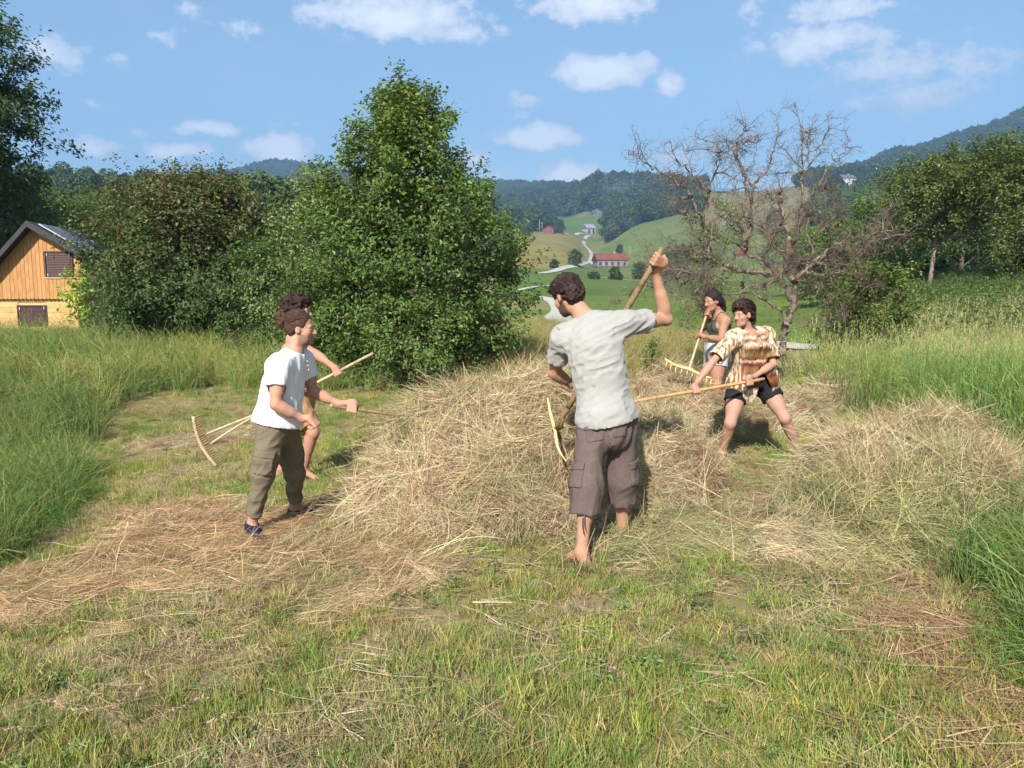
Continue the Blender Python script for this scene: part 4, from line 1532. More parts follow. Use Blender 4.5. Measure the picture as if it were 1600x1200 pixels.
class Person:
    def __init__(self, J, label, skin, male=True, s=1.0, vox=0.0065, slim=1.0):
        self.J = {k: np.asarray(v, float) for k, v in J.items()}
        self.s, self.male, self.vox, self.slim = s, male, vox, slim
        J = self.J
        base = J['pelvis'].copy()
        base[2] = Zg(base[0], base[1])
        self.root = empty('person', base, label, 'person')
        self.base = base
        self.skin = skin
        self.body_field()

    def body_field(self):
        J, s, m, sl = self.J, self.s, self.male, self.slim
        f = self.f = Field()
        up = J['neck'] - J['pelvis']
        across = J['shR'] - J['shL']
        fwd = np.cross(up, across)
        if 'fwd' in J:
            if fwd @ J['fwd'] < 0:
                fwd = -fwd
        self.R = R = frame(up, fwd)
        hipx = J['hipR'] - J['hipL']
        Rp = frame(up, np.cross(up, hipx) * np.sign(np.cross(up, hipx) @ fwd))
        self.Rp = Rp
        pc, ch, nk = J['pelvis'], J['chest'], J['neck']
        f.ell(pc, Rp, np.array([.155 if m else .165, .115, .125]) * s * sl, .05)
        f.ell(pc * .5 + ch * .5, R, np.array([.135 if m else .122, .098, .15]) * s * sl, .06)
        f.ell(ch, R, np.array([.165 if m else .142, .112, .185]) * s * sl, .06)
        mid = (J['shL'] + J['shR']) / 2
        f.cone(J['shL'] * .8 + mid * .2, J['shR'] * .8 + mid * .2, .058 * s, .058 * s, .05)
        f.cone(nk - unit(up) * .04, J['head'] * .55 + nk * .45, (.062 if m else .052) * s, (.056 if m else .047) * s, .035)
        for sd in 'LR':
            f.cone(J['sh' + sd], mid * .35 + nk * .65, .055 * s, .05 * s, .045)
            sh, el, wr = J['sh' + sd], J['el' + sd], J['wr' + sd]
            a = 1.0 if m else .84
            f.ell(sh, R, np.array([.06, .06, .06]) * s * a, .04)
            f.cone(sh, el, .052 * s * a, .039 * s * a, .03)
            f.cone(sh * .55 + el * .45 + R[1] * .008, sh * .35 + el * .65 + R[1] * .006, .049 * s * a, .044 * s * a, .03)
            f.cone(el, wr, .040 * s * a, .027 * s * a, .02)
            f.cone(el * .75 + wr * .25, el * .5 + wr * .5, .042 * s * a, .036 * s * a, .03)
            g = J['gr' + sd]
            grip(f, wr, g, J['ax' + sd], rp=float(J['rp' + sd]) if 'rp' + sd in J else .014, side=int(J['sd' + sd]) if 'sd' + sd in J else 1, s=s * (1.0 if m else .92), thumb=int(J['th' + sd]) if 'th' + sd in J else 1)
            hp, kn, an, toe = J['hip' + sd], J['kn' + sd], J['an' + sd], J['toe' + sd]
            l = 1.0 if m else 1.0
            f.cone(hp, kn, .088 * s * l, .056 * s * l, .05)
            f.cone(hp * .6 + kn * .4, hp * .4 + kn * .6, .079 * s * l, .07 * s * l, .04)
            f.cone(kn, an, .052 * s * l, .036 * s * l, .02)
            back = unit(np.cross(np.cross(toe - an, kn - an), kn - an))
            if back @ (toe - an) > 0:
                back = -back
            f.cone(kn * .82 + an * .18 + back * .014 * s, kn * .55 + an * .45 + back * .010 * s, .052 * s * l, .045 * s * l, .03)
            f.ell(kn - back * .014 * s, np.eye(3), np.array([.030, .030, .040]) * s, .04)
            d = unit((toe - an) * [1, 1, 0])
            zf = toe[2]
            heel = an - d * .035 * s
            heel[2] = zf + .012
            ball = an + d * .125 * s
            ball[2] = zf + .004
            sdv = np.array([-d[1], d[0], 0]) * .022 * s
            f.cone(an, heel, .036 * s, .030 * s, .02)
            f.cone(an - [0, 0, .01], ball, .036 * s, .024 * s, .03)
            f.cone(ball - sdv, ball + sdv, .022 * s, .022 * s, .02)
            for q_ in range(5):
                o_ = (q_ - 2) * .0105 * s
                tv = np.array([-d[1], d[0], 0])
                ln = (.062, .060, .055, .049, .042)[q_] * s
                f.cone(ball + tv * o_ * 1.15, ball + tv * o_ * 1.3 + d * ln - [0, 0, .006], .012 * s, (.0115 if q_ == 0 else .009) * s, .004)
        if not m:
            for sx in (-1, 1):
                f.ell(ch + R[0] * sx * .07 * s + R[1] * .085 * s + R[2] * .02, R, np.array([.058, .05, .058]) * s, .04)
        hu = J['hup'] if 'hup' in J else (J['head'] - J['neck'])
        self.Rh = frame(hu, J['face'])
        self.q = head_field(f, J['head'], self.Rh, s * (1.0 if m else .95), m)

    def put(self, name, V, Q, material, cols=None, label=None, smooth=True):
        me = new_mesh(name, V - self.base, Q, cols=cols, smooth=smooth)
        o = add_obj(name, me, material, self.root)
        if label:
            o['label'] = label
        return o

    def body(self, paint=None):
        lo, hi = self.f.bounds()
        V, Q = surface(self.f.ev, lo, hi, self.vox)
        skin = np.array(self.skin)
        c = np.ones((len(V), 3)) * skin
        n = fbm(V * 9, 2)
        c *= (0.93 + .14 * n)[:, None]
        # warmer knees, elbows, hands, ears, nose; lips; socket shade stays light's work
        J, s = self.J, self.s
        for k in ('elL', 'elR', 'knL', 'knR', 'grL', 'grR', 'toeL', 'toeR'):
            w = np.exp(-(np.linalg.norm(V - J[k], axis=1) / .07) ** 2)[:, None] * .35
            c = c * (1 - w) + c * [1.12, .86, .80] * w
        w = np.exp(-(np.linalg.norm(V - self.q(0, .105, -.03), axis=1) / .022) ** 2)[:, None] * .4
        c = c * (1 - w) + c * [1.15, .8, .75] * w
        loc = (V - J['head']) @ self.Rh.T / s
        lip = (np.abs(loc[:, 2] + .064) < .011) & (np.abs(loc[:, 0]) < .024) & (loc[:, 1] > .07)
        c[lip] = skin * [.95, .66, .63]
        if paint is not None:
            c = paint(V, loc, c)
        o = self.put('body', V, Q, m_skin, cols=c)
        # eyes
        for sx in (-1, 1):
            e = self.q(.031 * sx, .077, -.004)
            V1, Q1 = uv_sphere(e, self.Rh, np.array([.0125, .0112, .0058]) * s)
            V2, Q2 = uv_sphere(e + self.Rh[1] * .0075 * s, self.Rh, np.array([.0062, .0048, .0056]) * s)
            eo = self.put('eye', V1, Q1, m_eye)
            me = new_mesh('iris', V2 - self.base, Q2)
            add_obj('iris', me, m_iris, eo)
        return o

    def stubble(self, loc, c, V, dark, amount):
        """beard shadow with soft, uneven edges"""
        n = (fbm(V * 70, 2) - .5) * .02
        w = sstep(-.036, -.058, loc[:, 2] + n + .35 * np.clip(loc[:, 1] - .03, -.04, .06)) * sstep(-.02, .012, loc[:, 1] + n) * sstep(-.145, -.115, loc[:, 2] + n)
        w *= 1 - np.exp(-((loc[:, 0] / .024) ** 2 + ((loc[:, 2] + .064) / .009) ** 2)) * (loc[:, 1] > .06)
        mo = np.exp(-((loc[:, 0] / .026) ** 2 + ((loc[:, 2] + .047) / .007) ** 2)) * (loc[:, 1] > .06)
        w = (np.maximum(w, mo) * amount)[:, None]
        return c * (1 - w) + np.array(dark) * w

    def brows(self, material, thick=.0042):
        for sx in (-1, 1):
            f = Field()
            f.chain([self.q(.013 * sx, .0885, .0195), self.q(.028 * sx, .0845, .0225), self.q(.045 * sx, .072, .0175)], np.array([thick, thick * 1.05, thick * .6]) * self.s, .004)
            V, Q = surface(f.ev, *f.bounds(), .0035)
            self.put('eyebrow', V, Q, material)

    def beard(self, material, thick=.006, top=-.045):
        """short beard: the jaw skin thickened, clear of lips and cheeks"""
        s = self.s

        def fn(x):
            l = (x - self.J['head']) @ self.Rh.T / s
            d = self.f.ev(x) - thick * (1 + .5 * (vnoise(x * 90) - .5))
            lim = top - .25 * np.clip(l[:, 1] - .03, -.05, .06) + .02 * np.abs(l[:, 0]) / .05
            d = np.maximum(d, (l[:, 2] - lim) * s)
            d = np.maximum(d, (-.125 - l[:, 2]) * s)
            d = np.maximum(d, (-.012 - l[:, 1] + .35 * (l[:, 2] + .05)) * s)
            mouth = np.sqrt((l[:, 0] / .025) ** 2 + ((l[:, 2] + .0635) / .010) ** 2) - 1
            return np.maximum(d, np.where(l[:, 1] > .04, -mouth * .012, -1))
        c = self.J['head']
        V, Q = surface(fn, c - .16 * s, c + .16 * s, .0045)
        return self.put('beard', V, Q, material)

    def garment(self, name, f, material, cuts=(), amp=.006, fr=None, th=.014, vox=None, hem=None, seed=0.0, label=None, extra=None):
        """f: loose field; a shell of thickness th with openings where subtracted"""
        fr = np.eye(3) * 9 if fr is None else fr

        def fn(p):
            raw = f.ev(p, only_add=True)
            inn = f.ev(p, only_add=True, inner=True)
            w = np.abs(raw) < .06
            if w.any():
                fo = np.zeros(len(p))
                fo[w] = folds(p[w], fr, seed) * amp + folds(p[w] + .7, fr * 1.7, seed + 4) * amp * .5
                raw = raw - fo
            d = raw
            raw = inn + amp * .4
            for kind, dd, k, lo, hi, sub in f.ops:
                if sub:
                    v = Field.prim(kind, dd, p)
                    d = np.maximum(d, -v)
            for pt, nr in cuts:
                d = np.maximum(d, (p - pt) @ unit(nr))
            if extra is not None:
                d = extra(p, d)
            return np.maximum(d, -(raw + max(th, .016)))
        lo, hi = f.bounds()
        V, Q = surface(fn, lo, hi, vox or self.vox)
        V = grad_smooth(V, Q, 2, .45)
        o = self.put(name, V, Q, material, label=label)
        return o, fn

    def loose_torso(self, f, add=.02, k=.07, belly=1.0):
        J, s, m, sl = self.J, self.s, self.male, self.slim
        R, Rp = self.R, self.Rp
        pc, ch, nk = J['pelvis'], J['chest'], J['neck']
        f.ell(pc, Rp, np.array([.155 if m else .165, .115, .15]) * s * sl + add * belly, k)
        f.ell(pc * .5 + ch * .5, R, np.array([.145 if m else .135, .105, .18]) * s * sl + add * belly, k)
        f.ell(ch, R, np.array([.165 if m else .145, .112, .185]) * s * sl + add, k)
        mid = (J['shL'] + J['shR']) / 2
        f.cone(J['shL'] * .8 + mid * .2, J['shR'] * .8 + mid * .2, .058 * s + add * .8, .058 * s + add * .8, k)
        if not m:
            for sx in (-1, 1):
                f.ell(ch + R[0] * sx * .07 * s + R[1] * .085 * s + R[2] * .02, R, np.array([.058, .05, .058]) * s + add * .7, .04)
        for sd in 'LR':
            f.cone(J['sh' + sd], mid * .35 + nk * .65, .055 * s + add * .55, .05 * s + add * .4, .05)

    def sleeve(self, f, sd, frac, r0=.068, r1=.074):
        J = self.J
        sh, el = J['sh' + sd], J['el' + sd]
        e = sh + (el - sh) * frac
        f.cap(sh, e, r0 * self.s, r1 * self.s, .045)
        return e

    def hairfield(self, f, material, amp=.007, fr=None, name='hair', vox=None, seed=1.0, curl=0):
        fr = np.eye(3) * 30 if fr is None else fr

        def fn(p):
            d = f.ev(p)
            w = np.abs(d) < .05
            if w.any():
                d = d.copy()
                d[w] -= folds(p[w], fr, seed) * amp + ((vnoise(p[w] * curl + 5) - .5) * amp * 2 if curl else 0)
            return d
        lo, hi = f.bounds()
        V, Q = surface(fn, lo - .01, hi + .01, vox or .005)
        return self.put(name, V, Q, material)

    def lay_strands(self, c, rad, flow, length, material, n, seed, lim=.6, lift=.06):
        """hairs combed over the skull along a flow direction"""
        g = np.random.default_rng(seed)
        R = self.Rh
        d = rand_dirs(n * 2, g)
        l = d @ R.T
        d = d[(l[:, 1] < lim) & ((l[:, 2] > .25) | (l[:, 1] < -.05)) & (l[:, 2] > -.5)][:n]
        L = []
        for v in d:
            ln = length * g.uniform(.5, 1.2)
            p = v.copy()
            pts = []
            t0 = flow + g.normal(size=3) * .28
            for k in range(5):
                pts.append(c + ((p @ R.T) * rad * (1.02 + lift * .12 * k * g.random())) @ R)
                t = unit(t0 - p * (t0 @ p))
                p = unit(p + t * ln / 4 / .095)
            L.append((np.array(pts), np.array([.0022, .0022, .002, .0016, .0006])))
        V, Fc = tubes(L, 3, cap=False)
        o = self.put('hair_strands', V, Fc[0], material)
        o['kind'] = 'stuff'
        return o

    def strands(self, roots, dirs, length, rad, material, name='hair_strands', bend=.5, seed=0, fall=.5):
        g = np.random.default_rng(seed)
        L = []
        for r0, d in zip(roots, dirs):
            ln = length * g.uniform(.5, 1.2)
            pts = [r0]
            dd = np.array(d)
            for k in range(4):
                dd = unit(dd + g.normal(size=3) * bend + np.array([0, 0, -fall * .35]))
                pts.append(pts[-1] + dd * ln / 4)
            L.append((np.array(pts), np.array([rad, rad, rad * .9, rad * .7, rad * .3])))
        V, Fc = tubes(L, 3, cap=False)
        o = self.put(name, V, Fc[0], material)
        o['kind'] = 'stuff'
        return o


m_skin = mat('skin', attr=True, rough=0.6, spec=0.22, sss=0.12, bump=(160, .12, .003))

# ------------------------------------------------------------------ the five haymakers and their tools


def at(line, t):
    a, b_ = line
    return a + (b_ - a) * t


def side_of(w, g, axis, want):
    a = unit(axis)
    t = unit((g - w) - a * ((g - w) @ a))
    return 1 if np.cross(a, t) @ np.asarray(want, float) > 0 else -1


def hand(J, sd, g, axis, want, rp, thumb=1):
    J['gr' + sd] = g
    J['ax' + sd] = axis
    J['sd' + sd] = side_of(J['wr' + sd], g, axis, want)
    J['rp' + sd] = rp
    J['th' + sd] = thumb


def hair_mat(name, c1, c2):
    return mat(name, c1, .72, .18, var=[(45, .5, .9, c2, 3)], bump=(120, .5, .004))


def pocket(p, fn, centre, R, half, material, lift=.008, flap=True):
    c = np.asarray(centre)

    def pf(x, grow=0.0, zlo=-1.0):
        q = (x - c) @ R.T
        bx = np.max(np.abs(q) - (np.array(half) + grow), axis=1)
        if zlo > -1:
            bx = np.maximum(bx, zlo * half[2] - q[:, 2])
        return bx
    ext = np.abs(R.T) @ (np.array(half) + .01)
    V, Q = surface(lambda x: np.maximum(fn(x) - lift, pf(x)), c - ext, c + ext, .0055)
    o = p.put('pocket', V, Q, material)
    if flap:
        V, Q = surface(lambda x: np.maximum(fn(x) - lift - .006, pf(x, .003, .45)), c - ext, c + ext, .0055)
        if len(V):
            fo = add_obj('pocket_flap', new_mesh('pocket_flap', V - p.base, Q), material, o)
    return o


# ---- man in grey t-shirt, seen from behind -------------------------------------------------
def man_grey():
    line = (P(1034, 391, 4.93), P(868, 670, 5.33))
    J = dict(pelvis=P(948, 652, 4.82), chest=P(930, 548, 4.88), neck=P(917, 494, 4.96), head=P(886, 462, 5.02),
             shR=P(976, 505, 4.90), elR=P(1041, 499, 5.08), wrR=P(1024, 424, 5.0),
             shL=P(879, 528, 4.96), elL=P(866, 582, 5.12), wrL=P(892, 600, 5.22),
             hipL=P(924, 662, 4.80), knL=P(917, 760, 4.68), anL=P(909, 861, 4.62), toeL=P(884, 884, 4.72),
             hipR=P(972, 656, 4.86), knR=P(972, 748, 4.90), anR=P(973, 834, 4.98), toeR=P(966, 850, 5.14),
             fwd=np.array([-.2, 1, 0]), face=np.array([-.55, .76, -.45]), hup=np.array([-.28, .34, .9]))
    for sd in 'LR':
        J['toe' + sd][2] = Zg(*J['toe' + sd][:2]) + .012
        J['an' + sd][2] = J['toe' + sd][2] + .075
    ax = line[0] - line[1]
    g = at(line, .045)
    hand(J, 'R', g, ax, (0.2, -1, 0), .016, 1)
    hand(J, 'L', at(line, .72), ax, (-.3, .3, 1), .016, 1)
    p = Person(J, 'barefoot man seen from behind in grey t-shirt and dark cargo shorts raising a wooden fork', (.37, .20, .13), True, 1.0, .0072, .97)
    hair = hair_mat('hair_dark_brown', srgb(46, 34, 30), srgb(78, 60, 52))
    p.body(lambda V, loc, c: p.stubble(loc, c, V, (.03, .02, .017), .92))
    # hair: cap that leaves the face, neck and ears free
    f = Field()
    R = p.Rh
    q = p.q
    f.ell(q(0, -.018, .045), R, (.089, .106, .094), .03)
    f.ell(q(0, -.06, -.01), R, (.076, .06, .075), .03)
    f.ell(q(0, .06, .085), R, (.06, .05, .04), .03)
    f.ell(q(0, .12, -.05), R, (.12, .10, .11), .02, sub=True)
    for sx in (-1, 1):
        f.ell(q(.085 * sx, .02, -.035), R, (.03, .035, .05), .01, sub=True)
    p.hairfield(f, hair, .013, stretch(R[2] * .7 + R[1] * .7, 16, 48), curl=55)
    g_ = np.random.default_rng(2)
    d = rand_dirs(700, g_)
    d = d[(d @ R[2] > -.35) & (d @ R[1] < .75)]
    roots = q(0, -.02, .04) + (d @ R.T * [.088, .105, .093]) @ R
    p.lay_strands(q(0, -.018, .045), np.array([.090, .107, .095]), R[1] * .6 - R[2] * .7, .07, hair, 900, 3, lim=.55)
    p.brows(hair)
    tee = mat('grey_tshirt', srgb(144, 141, 137), .9, .15, var=[(3, .4, .7, srgb(138, 135, 131)), (25, .45, .8, srgb(149, 146, 142))], bump=(220, .35, .002), sheen=.1)
    f = Field()
    p.loose_torso(f, .017, .08, 1.6)
    f.ell(J['pelvis'] - p.R[2] * .02, p.Rp, (.197, .150, .17), .06)
    p.sleeve(f, 'R', .55, .070, .078)
    p.sleeve(f, 'L', .62, .066, .074)
    f.flat(J['neck'] + p.R[2] * .004, J['head'], .072, .085)
    hem = J['pelvis'] - p.R[2] * .02
    hn = np.cross(P(998, 636, 4.8) - P(898, 652, 4.8), np.array([0, 1, 0.12]))
    hn = hn if hn[2] < 0 else -hn
    fr = stretch(np.array([.85, .1, .35]), 3.0, 21)
    p.garment('tshirt', f, tee, [(hem, hn)], .0115, fr, .010, seed=2.2)
    sh = mat('dark_cargo_cloth', srgb(88, 76, 70), .9, .15, var=[(1.5, .4, .7, srgb(84, 70, 66)), (90, .4, .7, srgb(98, 84, 81))], bump=(200, .4, .002))
    f = Field()
    f.ell(J['pelvis'] - p.R[2] * .02, p.Rp, (.166, .128, .15), .06)
    f.ell(J['pelvis'] - p.R[2] * .13, p.Rp, (.11, .11, .09), .06)
    for sd in 'LR':
        hp, kn, an = J['hip' + sd], J['kn' + sd], J['an' + sd]
        e = kn + (an - kn) * .42
        f.cone(hp, kn, .090, .091, .05)
        f.cap(kn, e, .093, .088, .05)
    o, fn = p.garment('cargo_shorts', f, sh, [(J['pelvis'] + p.R[2] * .10, p.R[2])], .010, stretch(np.array([.25, 0, 1]), 5, 13), .011, seed=5.1)
    down = unit(J['knL'] - J['hipL'])
    for sd, sx in (('L', -1), ('R', 1)):
        kn, hp = J['kn' + sd], J['hip' + sd]
        ax_ = unit(hp - kn)
        Rk = frame(ax_, np.array([sx * .55, -.85, 0]))
        pocket(p, fn, kn + ax_ * .06 + Rk[1] * .085 + Rk[0] * (-.055 * sx) * -1 * 0 + np.array([sx * .05, 0, 0]), Rk, (.06, .08, .075), sh)
        Rb = frame(p.R[2], -p.R[1])
        pocket(p, fn, J['pelvis'] - p.R[1] * .13 + p.R[0] * sx * .082 - p.R[2] * .085, Rb, (.055, .06, .052), sh, .005)
    # seam, drawcord at the hem
    e = J['knL'] + (J['anL'] - J['knL']) * .42
    pts = spline([e + [-.02, -.085, .01], e + [-.022, -.09, -.05], e + [-.012, -.088, -.1]], 6)
    V, Fc = tubes([(pts, np.full(6, .0035)), (pts + [.012, .004, .02], np.full(6, .003))], 5)
    add_obj('drawcord', new_mesh('drawcord', V - p.base, Fc), sh, p.root)
    V, Q = surface(lambda x: np.maximum(np.abs(fn(x)) - .009, np.abs((x - J['pelvis'] - p.R[0] * -.005) @ p.R[0]) - .004) + np.maximum(0, (x - J['pelvis']) @ p.R[1]) * 5, J['pelvis'] - [.05, .25, .2], J['pelvis'] + [.05, .05, .05], .006)
    add_obj('back_seam', new_mesh('back_seam', V - p.base, Q), sh, p.root)

    # the fork: a naturally branched pole
    t = empty('wooden_fork', line[1], 'rough bark-covered wooden hay fork with peeled pale prong, held by man in grey', 'hay fork')
    up_ = line[0] + (line[0] - line[1]) * .012
    pts = spline([line[1] - (line[0] - line[1]) * .02, at(line, .3) + [.006, 0, .004], at(line, .6) + [-.004, 0, 0], at(line, .85), up_], 24)
    rad = .0165 + .0025 * np.sin(np.arange(24) * 1.9) * .6 + np.linspace(0, .004, 24)
    stub = spline([at(line, .93), at(line, 1.0) + [.03, 0, .008], at(line, 1.0) + [.055, .01, .018]], 6)
    stub2 = spline([at(line, .95), at(line, 1.0) + [.005, .01, .03], at(line, 1.0) + [.035, .02, .06]], 6)
    V, Fc = tubes([(pts, rad), (stub, np.linspace(.018, .013, 6)), (stub2, np.linspace(.013, .008, 6))], 9)
    add_obj('handle', new_mesh('handle', V - line[1], Fc), m_wood_bark, t)
    c1 = [stub[-1] + [.0, 0, 0], stub[-1] + unit(stub[-1] - stub[-2]) * .006]
    for seg, rr in ((np.array(c1), [.0135, .012]), (np.array([stub2[-1], stub2[-1] + unit(stub2[-1] - stub2[-2]) * .006]), [.0085, .0075])):
        V, Fc = tubes([(seg, rr)], 9)
        add_obj('cut_end', new_mesh('cut_end', V - line[1], Fc), m_wood_pale, t)
    ti = spline([P(856, 622, 5.40), P(860, 645, 5.36), P(867, 672, 5.325), P(872, 700, 5.24), P(884, 720, 5.16)], 16)
    V, Fc = tubes([(ti, np.interp(np.linspace(0, 1, 16), [0, .3, .7, 1], [.006, .0125, .011, .004]))], 8)
    add_obj('prong', new_mesh('prong', V - line[1], Fc), m_wood_pale, t)
    ti2 = spline([line[1], P(878, 690, 5.46), P(890, 722, 5.44)], 10)
    V, Fc = tubes([(ti2, np.linspace(.015, .005, 10))], 8)
    add_obj('prong', new_mesh('prong', V - line[1], Fc), m_wood_bark, t)


# ---- man in white t-shirt, left -----------------------------------------------------------
def man_white():
    line = (P(519, 634, 5.78), P(700, 662, 5.9))
    J = dict(pelvis=P(434, 660, 5.57), chest=P(443, 597, 5.56), neck=P(461, 549, 5.60), head=P(470, 512, 5.62),
             shR=P(434, 572, 5.42), elR=P(431, 632, 5.34), wrR=P(473, 654, 5.42),
             shL=P(474, 562, 5.76), elL=P(489, 612, 5.80), wrL=P(530, 631, 5.80),
             hipR=P(424, 668, 5.48), knR=P(410, 742, 5.45), anR=P(393, 814, 5.50), toeR=P(412, 838, 5.40),
             hipL=P(446, 670, 5.68), knL=P(460, 738, 5.80), anL=P(461, 794, 5.92), toeL=P(484, 806, 5.95),
             fwd=np.array([1, 0, 0]), face=np.array([.97, .06, -.16]), hup=np.array([.10, 0, 1]))
    for sd in 'LR':
        J['toe' + sd][2] = Zg(*J['toe' + sd][:2]) + .012
        J['an' + sd][2] = J['toe' + sd][2] + .08
    ax = line[1] - line[0]
    hand(J, 'L', at(line, .17), ax, (0, -.6, .5), .013, 1)
    ga = np.array([.25, .9, .25])
    hand(J, 'R', P(488, 663, 5.43), ga, (-.1, -.5, 1), .012, 1)
    p = Person(J, 'man with hair in a bun, white t-shirt and rolled olive trousers, raking on the left', (.38, .205, .14), True, .98, .0074, .95)
    hair = hair_mat('hair_brown', srgb(66, 46, 38), srgb(104, 78, 62))

    p.body(lambda V, loc, c: p.stubble(loc, c, V, (.06, .036, .026), .55))
    R, q = p.Rh, p.q
    f = Field()
    f.ell(q(0, -.022, .036), R, (.083, .098, .093), .03)
    f.ell(q(0, -.05, -.01), R, (.074, .058, .06), .03)
    f.ell(q(0, .13, .0), R, (.11, .10, .085), .02, sub=True)
    for sx in (-1, 1):
        f.ell(q(.085 * sx, .015, -.045), R, (.03, .045, .05), .01, sub=True)
    p.hairfield(f, hair, .0045, stretch(R[1] - R[2] * .1, 10, 70))
    p.lay_strands(q(0, -.022, .036), np.array([.085, .100, .095]), -R[1] + R[2] * .05, .08, hair, 800, 15, lim=.45)
    f = Field()
    f.ell(q(0, -.138, .065), R, (.05, .046, .05), .02)
    f.ell(q(.01, -.14, .02), R, (.03, .03, .035), .02)
    f.ell(q(-.02, -.15, .07), R, (.02, .022, .02), .015)
    f.cone(q(0, -.09, .05), q(0, -.12, .055), .03, .03, .02)
    p.hairfield(f, hair, .009, np.eye(3) * 45, 'hair_bun', curl=60)
    g_ = np.random.default_rng(4)
    d = rand_dirs(110, g_)
    p.strands(q(0, -.13, .045) + d * .04, unit(d - R[2] * .3), .04, .0012, hair, bend=.6, seed=5)
    p.brows(hair)
    tee = mat('white_tshirt', srgb(208, 207, 208), .9, .15, var=[(3, .45, .75, srgb(200, 199, 200))], bump=(220, .3, .002))
    f = Field()
    p.loose_torso(f, .020, .08, 1.9)
    f.ell(J['pelvis'] - p.R[2] * .02, p.Rp, (.19, .172, .16), .06)
    p.sleeve(f, 'R', .52, .072, .080)
    p.sleeve(f, 'L', .52, .068, .076)
    f.flat(J['neck'] - p.R[2] * .002, J['head'], .070, .08)
    hem = J['pelvis'] - p.R[2] * .012
    p.garment('tshirt', f, tee, [(hem, -p.R[2] + p.R[1] * .05)], .009, stretch(np.array([.35, -.1, 1]), 5, 14), .010, seed=7.7)
    for k in range(3):       # button placket
        b0 = J['neck'] + p.R[1] * (.09 + .012 * k) - p.R[2] * (.045 + .028 * k)
        V, Q = uv_sphere(b0 + p.R[1] * .022, p.R, np.array([.006, .004, .006]))
        p.put('button', V, Q, tee)
    tr = mat('olive_trousers', srgb(104, 94, 78), .92, .12, var=[(1.5, .4, .7, srgb(94, 84, 69)), (90, .4, .7, srgb(110, 100, 84))], bump=(200, .4, .002))
    f = Field()
    f.ell(J['pelvis'] - p.R[2] * .025, p.Rp, (.162, .132, .15), .06)
    for sd in 'LR':
        hp, kn, an = J['hip' + sd], J['kn' + sd], J['an' + sd]
        e = kn + (an - kn) * .80
        f.chain([hp, hp * .4 + kn * .6, kn, kn * .6 + an * .4], [.098, .088, .072, .056], .04)
        f.cap(kn * .6 + an * .4, e, .056, .052, .03)
    o, fn = p.garment('trousers', f, tr, [(J['pelvis'] + p.R[2] * .09, p.R[2])], .012, stretch(np.array([.8, .2, .45]), 6, 14), .011, seed=1.4)
    ax_ = unit(J['hipR'] - J['knR'])
    Rk = frame(ax_, np.array([-.1, -1, 0]))
    pocket(p, fn, J['knR'] + ax_ * .10 + Rk[1] * .08 + Rk[0] * -.02, Rk, (.065, .07, .085), tr, .012)
    # socks: low dark blue footlets
    sock = mat('navy_sock', srgb(34, 38, 58), .95, .1, bump=(200, .4, .002))
    for sd in 'LR':
        an, toe = J['an' + sd], J['toe' + sd]
        d = unit((toe - an) * [1, 1, 0])
        top = an + (J['kn' + sd] - an) * (.05 if sd == 'R' else -.04)
        V, Q = surface(lambda x: np.maximum(p.f.ev(x) - .006, (x - top) @ unit(J['kn' + sd] - an)), an - [.12, .12, .13] + d * .06, an + [.14, .14, .05] + d * .06, .006)
        p.put('sock', V, Q, sock)
    t = empty('wooden_rake', line[0], 'thin wooden rake shaft held low by man in white, its end buried in hay', 'rake')
    V, Fc = tubes([(spline([line[0], at(line, .5) + [0, 0, .004], line[1]], 14), np.linspace(.0135, .012, 14))], 8)
    add_obj('handle', new_mesh('handle', V - line[0], Fc), m_wood_bark, t)
    V, Fc = tubes([(np.array([line[0] - unit(ax) * .012, line[0]]), [.0125, .0136])], 8)
    add_obj('cut_end', new_mesh('cut_end', V - line[0], Fc), m_wood_pale, t)
    bar = spline([line[1] + [.0, -.28, -.05], line[1] + [.03, 0, 0], line[1] + [.0, .28, -.05]], 9)
    V, Fc = tubes([(bar, np.full(9, .014))], 8)
    add_obj('rake_bar', new_mesh('rake_bar', V - line[0], Fc), m_wood_pale, t)


